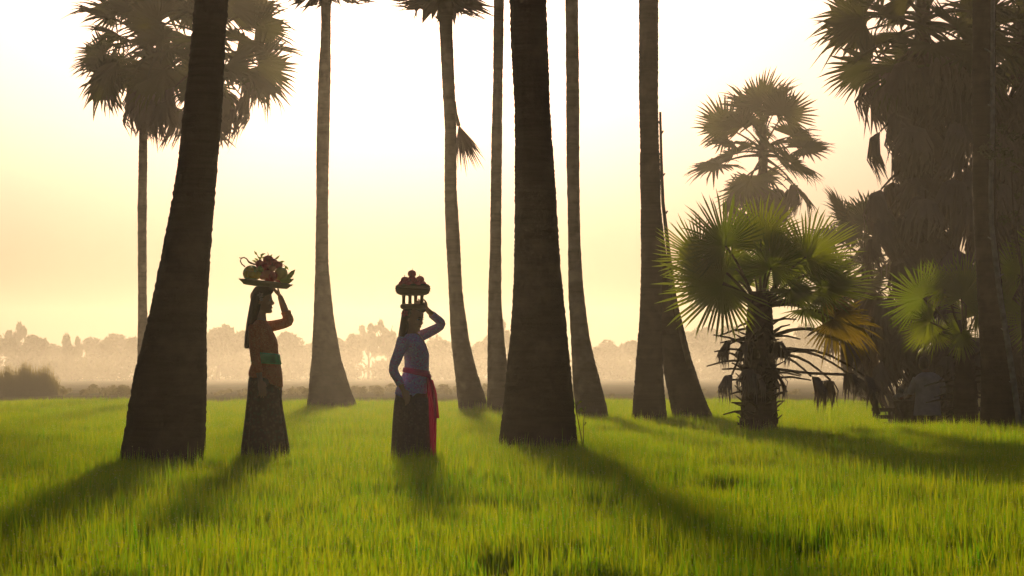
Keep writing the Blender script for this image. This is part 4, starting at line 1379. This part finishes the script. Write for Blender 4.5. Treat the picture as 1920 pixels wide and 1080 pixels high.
lf = thing('leaf_sprig', 'leafy twigs sticking out of the red fruit heap', 'twig', P(500, 490, DA))
mb = MB()
for a in (((486, 492), (490, 482), (492, 476)), ((488, 490), (484, 480), (480, 473)), ((503, 482), (503, 476), (502, 473)), ((526, 492), (532, 496), (537, 502)), ((515, 487), (520, 482), (524, 480))):
    mb.tube([P(*q, DA, -.02) for q in a], [.003, .0025, .0015], 5)
part(mb, 'twig', M['petiole_dead'], lf)
for (x, y, ang) in ((491, 480, 1.2), (487, 484, 2.5), (493, 477, .3), (480, 475, 2.2), (478, 490, 2.8), (482, 487, 2.6), (538, 502, -.9), (535, 505, -1.6), (521, 483, .8), (495, 483, .2), (508, 481, 1.0), (529, 491, .2)):
    c = P(x, y, DA, -.02); d = Vector((math.cos(ang), .15, math.sin(ang))) * .028; s_ = Vector((-math.sin(ang), .6, math.cos(ang))) * .010
    mb = MB(); mb.add([c - d, c + s_, c + d, c - s_, c + Vector((0, -.004, 0))], [(0, 1, 4), (1, 2, 4), (2, 3, 4), (3, 0, 4)])
    part(mb, 'leaf', M['frond'], lf)

# ---- pedestal basket and apples
M['rattan'] = pattern_mat('woven_rattan', (0.16, 0.115, 0.055), (0.21, 0.155, 0.075), (0.18, 0.125, 0.06), 150.0)
cB = P(774, 579.3, DB2)
bk = thing('pedestal_basket', 'round woven basket on legs standing on the woman in purple', 'basket', cB)
zr = lambda y: P(0, y, DB2).z
mb = MB()
mb.lathe((cB.x, DB2, 0), [(.095, zr(554)), (.128, zr(552)), (.148, zr(546)), (.152, zr(541)), (.147, zr(536)), (.134, zr(533)), (.120, zr(534.5)), (.112, zr(540)), (.06, zr(543))], 44)
bo = part(mb, 'bowl', M['rattan'], bk)
for i, zc in enumerate((549, 545.5, 541, 537)):
    mb = MB(); rr_ = (.141, .1495, .1525, .149)[i]
    mb.lathe((cB.x, DB2, 0), [(rr_ - .008, zr(zc + 1.5)), (rr_ + .002, zr(zc + 1.2)), (rr_ + .004, zr(zc)), (rr_ + .002, zr(zc - 1.2)), (rr_ - .008, zr(zc - 1.5))], 44)
    part(mb, 'woven_band', M['rattan'], bk).parent = bo
for a in (165, 255, 345, 75):
    mb = MB(); x = cB.x + .083 * math.cos(R(a)); y = DB2 + .083 * math.sin(R(a))
    mb.tube([(x, y, zr(572)), (x, y, zr(563)), (x, y, zr(552.5))], [.017, .0155, .017], 8)
    part(mb, 'leg', M['rattan'], bk)
mb = MB()
mb.lathe((cB.x, DB2, 0), [(.055, zr(579.5)), (.098, zr(579.5)), (.109, zr(577)), (.111, zr(574)), (.107, zr(571)), (.096, zr(570)), (.070, zr(571.5)), (.055, zr(575))], 36)
part(mb, 'base_ring', M['rattan'], bk)
for (x, y, dy, w) in ((772.5, 514, -.01, 'crowning the apple pyramid'), (759.5, 526, -.02, 'second layer of the pyramid, left'), (773, 525, -.065, 'second layer of the pyramid, middle'), (787.5, 525, -.02, 'second layer of the pyramid, right'), (773, 527, .06, 'second layer of the pyramid, at the back'),
                      (756, 533.5, -.07, 'bottom layer of the pyramid, left front'), (768, 534.5, -.105, 'bottom layer of the pyramid, front'), (783, 534.5, -.10, 'bottom layer of the pyramid, right front'), (792, 534, -.02, 'bottom layer of the pyramid, far right'), (757, 534, .03, 'bottom layer of the pyramid, left back'), (775, 535, .09, 'bottom layer of the pyramid, back')):
    fruit('apple', 'red apple, ' + w, x, y, dy, (.0375, .0375, .036), 'apple', DB2, 'apple', (random.uniform(-.3, .3), random.uniform(-.3, .3), 0), 'apples in the pedestal basket', True, True)

# ---- man working behind the palms
DM = 38.6
bM = P(1737, HORIZON, DM); bM.z = float(gz(bM.x, DM))
mn = thing('person', 'man in a loose grey shirt seen from behind under the palms', 'person', bM)
M['shirt'] = solid('grey_shirt', (0.48, 0.42, 0.46), 0.85, 9.0, 0.2, 0.3)
M['trousers'] = solid('dark_trousers', (0.07, 0.06, 0.055), 0.85, 9.0, 0.25)
mb = MB()
mb.rings(subdiv_rings([ring_px(DM, y, y, a, b, c, n=24) for y, a, b, c in ((699, 1730, 1748, .06), (703, 1722, 1757, .09), (712, 1717, 1763, .11), (735, 1719, 1761, .11), (760, 1718, 1761, .12), (775, 1719, 1760, .12))], 3))
mb.tube([P(1738, 706, DM), P(1736, 694, DM, .03), P(1734, 688, DM, .05)], [.06, .055, .055], 12)
mb.ellipsoid(P(1733, 683, DM, .06), (.078, .10, .115), 16)
mb.ellipsoid(P(1724, 685, DM, .05), (.012, .02, .03), 8); mb.ellipsoid(P(1742.5, 685, DM, .05), (.012, .02, .03), 8)
armL = [(1719, 710, 0, .055), (1711, 728, .04, .045), (1708, 742, .12, .038), (1703, 746, .28, .026)]
armR = [(1761, 710, 0, .055), (1768, 728, .04, .045), (1766, 744, .14, .038), (1758, 748, .30, .026)]
limb(mb, DM, armL); limb(mb, DM, armR)
hand(mb, P(1702, 746, DM, .30), Vector((-.4, 1, .1)), Vector((.3, 0, -1)), Vector((1, 0, 0)), .6)
hand(mb, P(1757, 748, DM, .32), Vector((-.2, 1, .1)), Vector((-.3, 0, -1)), Vector((-1, 0, 0)), .6)
for s_ in (-1, 1):
    x = 1739 + s_ * 10
    limb(mb, DM, [(x, 772, 0, .085), (x, 800, .02, .065), (x, 822, .01, .055), (x, 858, 0, .04)])
    mb.ellipsoid(P(x, 862, DM, .05), (.045, .13, .035), 10)
link('body', recenter(remesh(mb, .008, 2), bM), M['skin_dark'], mn)
mb = MB()
mb.rings(subdiv_rings([ring_px(DM, y, y, a, b, c, n=36, fold=7, famp=f) for y, a, b, c, f in ((698, 1729, 1749, .07, 0), (703, 1720, 1759, .10, 0), (712, 1715, 1765, .125, 0), (735, 1717, 1763, .13, .01), (758, 1715, 1763, .14, .02), (779, 1713, 1765, .15, .03))], 3))
limb(mb, DM, armL[:2] + [(1709, 737, .09, .043)], .014); limb(mb, DM, armR[:2] + [(1767, 738, .10, .043)], .014)
link('shirt', recenter(remesh(mb, .010, 2), bM), M['shirt'], mn)
mb = MB()
for s_ in (-1, 1):
    x = 1739 + s_ * 10
    limb(mb, DM, [(x, 766, 0, .10), (x, 800, .02, .085), (x, 822, .01, .08), (x, 850, 0, .07)])
link('trousers', recenter(remesh(mb, .012, 2), bM), M['trousers'], mn)
mb = MB(); mb.ellipsoid(P(1733, 679.5, DM, .045), (.085, .105, .10), 16); mb.ellipsoid(P(1733, 684, DM, .02), (.08, .08, .09), 14)
link('hair', recenter(remesh(mb, .010, 2), bM), M['hair'], mn)

# ---- his loaded cart and the slatted rack
M['old_wood'] = solid('weathered_wood', (0.10, 0.075, 0.055), 0.85, 20.0, 0.35, 0.5)
M['sack'] = solid('pale_sack', (0.32, 0.28, 0.22), 0.85, 25.0, 0.25, 0.4)
DC = 39.4
c0 = P(1692, HORIZON, DC); zc = float(gz(c0.x, DC)); c0.z = zc
ct = thing('hand_cart', 'dark loaded hand cart left of the stooping man', 'cart', c0)
topz = P(0, 752, DC).z
mb = MB(); mb.box((c0.x, DC, (topz + zc + .30) / 2), (.36, .62, topz - zc - .30)); part(mb, 'box', M['old_wood'], ct, False)
for i in range(5):
    mb = MB(); z_ = zc + .36 + i * (topz - zc - .36) / 4.2; mb.box((c0.x, DC - .322, z_), (.39, .022, .07)); part(mb, 'plank', M['old_wood'], ct, False)
for s_ in (-1, 1):
    mb = MB(); mb.lathe(Vector((c0.x + s_ * .22, DC, zc + .26)), [(.04, -.03), (.25, -.025), (.26, 0), (.25, .025), (.04, .03)], 24, rot=Matrix.Rotation(R(90), 3, 'Y'))
    w_ = part(mb, 'wheel', M['old_wood'], ct)
    mb = MB(); mb.tube([(c0.x + s_ * .14, DC - .3, topz - .05), (c0.x + s_ * .14 + .04, DC - .55, topz - .25), (c0.x + s_ * .14 + .1, DC - .8, zc + .1)], .016, 7)
    part(mb, 'shaft', M['old_wood'], ct)
for (x, y, dy, r, w) in ((1683, 746, -.1, (.11, .1, .06), 'flat pale sack on the left of the cart'), (1697, 742, -.15, (.07, .08, .075), 'small pale sack in the middle of the cart'), (1703, 738, .12, (.08, .08, .08), 'tallest sack at the back of the cart'), (1690, 734, .1, (.06, .06, .07), 'upright knotted sack on top of the cart')):
    c = P(x, y, DC, dy); mb = MB(); mb.ellipsoid(c, r, 14); mb.ellipsoid(c + Vector((0, 0, r[2] * 1.05)), (r[0] * .3, r[1] * .3, r[2] * .35), 8)
    o = link('sack', recenter(remesh(mb, .012, 2), c), M['sack'], None, c); tag(o, w, 'sack', 'sacks on the hand cart')
DK = 38.9
c1 = P(1656, HORIZON, DK); c1.z = float(gz(c1.x, DK))
rk = thing('slatted_rack', 'low dark slatted wooden rack beside the loaded cart', 'rack', c1)
tz = P(0, 766, DK).z
for sx in (-1, 1):
    for sy in (-1, 1):
        mb = MB(); mb.box((c1.x + sx * .125, DK + sy * .2, (tz + c1.z) / 2), (.035, .035, tz - c1.z + .02)); part(mb, 'post', M['old_wood'], rk, False)
for i in range(7):
    z_ = tz - .02 - i * .115
    for sy in (-1, 1):
        mb = MB(); mb.box((c1.x + random.uniform(-.01, .01), DK + sy * .23, z_), (.30, .018, .055), Matrix.Rotation(random.uniform(-.03, .03), 3, 'Y')); part(mb, 'slat', M['old_wood'], rk, False)

# ------------------------------------------------------------------ rice (uncountable: one object)
def tuft_mesh(name, rs, nb, rad, hmean):
    V = []; F = []; T = []
    for i in range(nb):
        r = rad * math.sqrt(rs.random()); a = rs.uniform(0, 2 * math.pi)
        x, y = r * math.cos(a), r * math.sin(a)
        h = hmean * rs.uniform(0.6, 1.15)
        if rs.random() < 0.06: h *= 1.3
        w = rs.uniform(0.0018, 0.0036)
        b = rs.uniform(0, 2 * math.pi)
        ux, uy = math.cos(b) * w, math.sin(b) * w
        la = rs.uniform(0, 2 * math.pi); l = h * abs(rs.normal(0, 0.11))
        lx, ly = math.cos(la) * l, math.sin(la) * l
        tip = rs.uniform(0.9, 1.0) if rs.random() > 0.15 else rs.uniform(0.6, 0.8)
        k = len(V)
        V += [(x - ux, y - uy, -0.01), (x + ux, y + uy, -0.01),
              (x + lx * .3 - ux, y + ly * .3 - uy, h * .55), (x + lx * .3 + ux, y + ly * .3 + uy, h * .55),
              (x + lx * 1.2, y + ly * 1.2, h * tip)]
        F += [(k, k + 1, k + 3, k + 2), (k + 2, k + 3, k + 4)]
        t0 = rs.beta(1.6, 2.2)
        if rs.random() < 0.05: t0 = 1.0
        T += [max(0, t0 - .25), max(0, t0 - .25), t0, t0, min(1, t0 + .25)]
    nd = len(F)
    for i in range(20):                      # dew beads on some tips
        k0 = int(rs.integers(nb)) * 5 + 4
        c = V[k0]; r = rs.uniform(0.0015, 0.0032); k = len(V)
        V += [(c[0] + r, c[1], c[2]), (c[0] - r, c[1], c[2]), (c[0], c[1] + r, c[2]), (c[0], c[1] - r, c[2]), (c[0], c[1], c[2] + r), (c[0], c[1], c[2] - r)]
        F += [(k, k + 2, k + 4), (k + 2, k + 1, k + 4), (k + 1, k + 3, k + 4), (k + 3, k, k + 4), (k + 2, k, k + 5), (k + 1, k + 2, k + 5), (k + 3, k + 1, k + 5), (k, k + 3, k + 5)]
        T += [1.0] * 6
    me = bpy.data.meshes.new(name)
    me.from_pydata(V, [], F)
    me.polygons.foreach_set('material_index', [0] * nd + [1] * (len(F) - nd))
    at = me.color_attributes.new('tint', 'FLOAT_COLOR', 'POINT')
    T = np.array(T, dtype=np.float32)
    at.data.foreach_set('color', np.stack([T, T, T, np.ones_like(T)], -1).ravel())
    me.materials.append(M['rice']); me.materials.append(M['dew'])
    return me


rsg = np.random.default_rng(77)
TUFTS = []
for k in range(6):
    me = tuft_mesh('rice_tuft', rsg, 185, 0.22, 0.192)
    TUFTS.append(bpy.data.objects.new('rice_tuft', me))      # geometry source only, not in the scene
pts = []
for (d0, d1, dens) in ((2.5, 36, 14.0), (36, 50, 11.0), (50, 68, 8.0)):
    hw1 = 0.26 * d1 + 3.5
    n = int(dens * (d1 - d0) * 2 * hw1)
    y = rsg.uniform(d0, d1, n); x = rsg.uniform(-hw1, hw1, n)
    keep = np.abs(x) < 0.26 * y + 3.5
    pts.append(np.stack([x[keep], y[keep]], -1))
pts = np.concatenate(pts)
for (cx, cy, cr_) in TRUNK_DISCS:
    k = (pts[:, 0] - cx) ** 2 + (pts[:, 1] - cy) ** 2 > (cr_ + 0.04) ** 2
    pts = pts[k]
edge = 63 + 1.6 * np.sin(pts[:, 0] * 0.35) + 1.2 * np.sin(pts[:, 0] * 1.1 + 1) + rsg.normal(0, 1.0, len(pts))
pts = pts[pts[:, 1] < edge]
z = gz(pts[:, 0], pts[:, 1])
# uneven growth: broad waves in plant height
hs = 1.0 + 0.13 * np.sin(pts[:, 0] * 0.9 + 1.7 * np.sin(pts[:, 1] * 0.31)) * np.sin(pts[:, 1] * 0.55 + 0.8) + 0.09 * np.sin(pts[:, 0] * 2.9 + pts[:, 1] * 1.3) + rsg.normal(0, 0.13, len(pts))
for (cx, cy, cr_) in TRUNK_DISCS:
    hs *= 1 + 0.3 * np.exp(-np.maximum(0, np.hypot(pts[:, 0] - cx, pts[:, 1] - cy) - cr_) / 0.22) * rsg.random(len(pts))
hs *= np.where(z < -0.1, 0.75, 1.0)
me = bpy.data.meshes.new('rice_grass')
me.from_pydata(np.stack([pts[:, 0], pts[:, 1], z], -1).tolist(), [], [])
a1 = me.attributes.new('hs', 'FLOAT_VECTOR', 'POINT')
wid = 1.0 + 0.25 * (pts[:, 1] > 50)
a1.data.foreach_set('vector', np.stack([wid, wid, hs], -1).astype(np.float32).ravel())
a2 = me.attributes.new('rot', 'FLOAT_VECTOR', 'POINT')
a2.data.foreach_set('vector', np.stack([rsg.normal(0, .04, len(pts)), rsg.normal(0, .04, len(pts)), rsg.uniform(0, 6.28, len(pts))], -1).astype(np.float32).ravel())
rice = link('rice_grass', me)
tag(rice, 'bright green young rice covering the whole paddy field', 'rice', kind='stuff')
ng = bpy.data.node_groups.new('scatter_rice', 'GeometryNodeTree')
ng.interface.new_socket('Geometry', in_out='INPUT', socket_type='NodeSocketGeometry')
ng.interface.new_socket('Geometry', in_out='OUTPUT', socket_type='NodeSocketGeometry')
gi = ng.nodes.new('NodeGroupInput'); go = ng.nodes.new('NodeGroupOutput')
iop = ng.nodes.new('GeometryNodeInstanceOnPoints')
gti = ng.nodes.new('GeometryNodeGeometryToInstance')
for t in TUFTS:
    oi = ng.nodes.new('GeometryNodeObjectInfo')
    oi.inputs['Object'].default_value = t
    ng.links.new(oi.outputs['Geometry'], gti.inputs[0])
na = ng.nodes.new('GeometryNodeInputNamedAttribute'); na.data_type = 'FLOAT_VECTOR'; na.inputs['Name'].default_value = 'hs'
nr = ng.nodes.new('GeometryNodeInputNamedAttribute'); nr.data_type = 'FLOAT_VECTOR'; nr.inputs['Name'].default_value = 'rot'
ng.links.new(gi.outputs[0], iop.inputs['Points'])
ng.links.new(gti.outputs[0], iop.inputs['Instance'])
iop.inputs['Pick Instance'].default_value = True
rv = ng.nodes.new('FunctionNodeRandomValue'); rv.data_type = 'INT'
for s in rv.inputs:
    if s.name == 'Max' and s.type == 'INT': s.default_value = len(TUFTS) - 1
    if s.name == 'Min' and s.type == 'INT': s.default_value = 0
ro = [s for s in rv.outputs if s.type == 'INT'][0]
ng.links.new(ro, iop.inputs['Instance Index'])
ng.links.new(na.outputs[0], iop.inputs['Scale'])
ng.links.new(nr.outputs[0], iop.inputs['Rotation'])
ng.links.new(iop.outputs[0], go.inputs[0])
md = rice.modifiers.new('scatter', 'NODES'); md.node_group = ng

# ------------------------------------------------------------------ morning haze
def volume_box(name, x0, x1, y0, y1, z0, z1, dens, aniso, col):
    mb = MB(); mb.box(((x0 + x1) / 2, (y0 + y1) / 2, (z0 + z1) / 2), (x1 - x0, y1 - y0, z1 - z0))
    m, nt, out = new_mat(name)
    pv = N(nt, 'ShaderNodeVolumePrincipled')
    pv.inputs['Color'].default_value = (*col, 1)
    pv.inputs['Density'].default_value = dens
    pv.inputs['Anisotropy'].default_value = aniso
    nt.links.new(pv.outputs[0], out.inputs['Volume'])
    o = link(name, mb.mesh(name, False), m)
    o['kind'] = 'stuff'
    return o


o = volume_box('haze', -720, 720, -320, 720, -1.6, 20.0, HAZE_DENSITY, HAZE_ANISO, (0.82, 0.77, 0.69))
tag(o, 'pale golden morning haze filling the air', 'haze')

o = volume_box('ground_mist', -150, 150, 67, 290, -0.6, 2.8, MIST_DENSITY, HAZE_ANISO, (0.86, 0.80, 0.71))
tag(o, 'pale mist lying low before the far wood', 'mist')
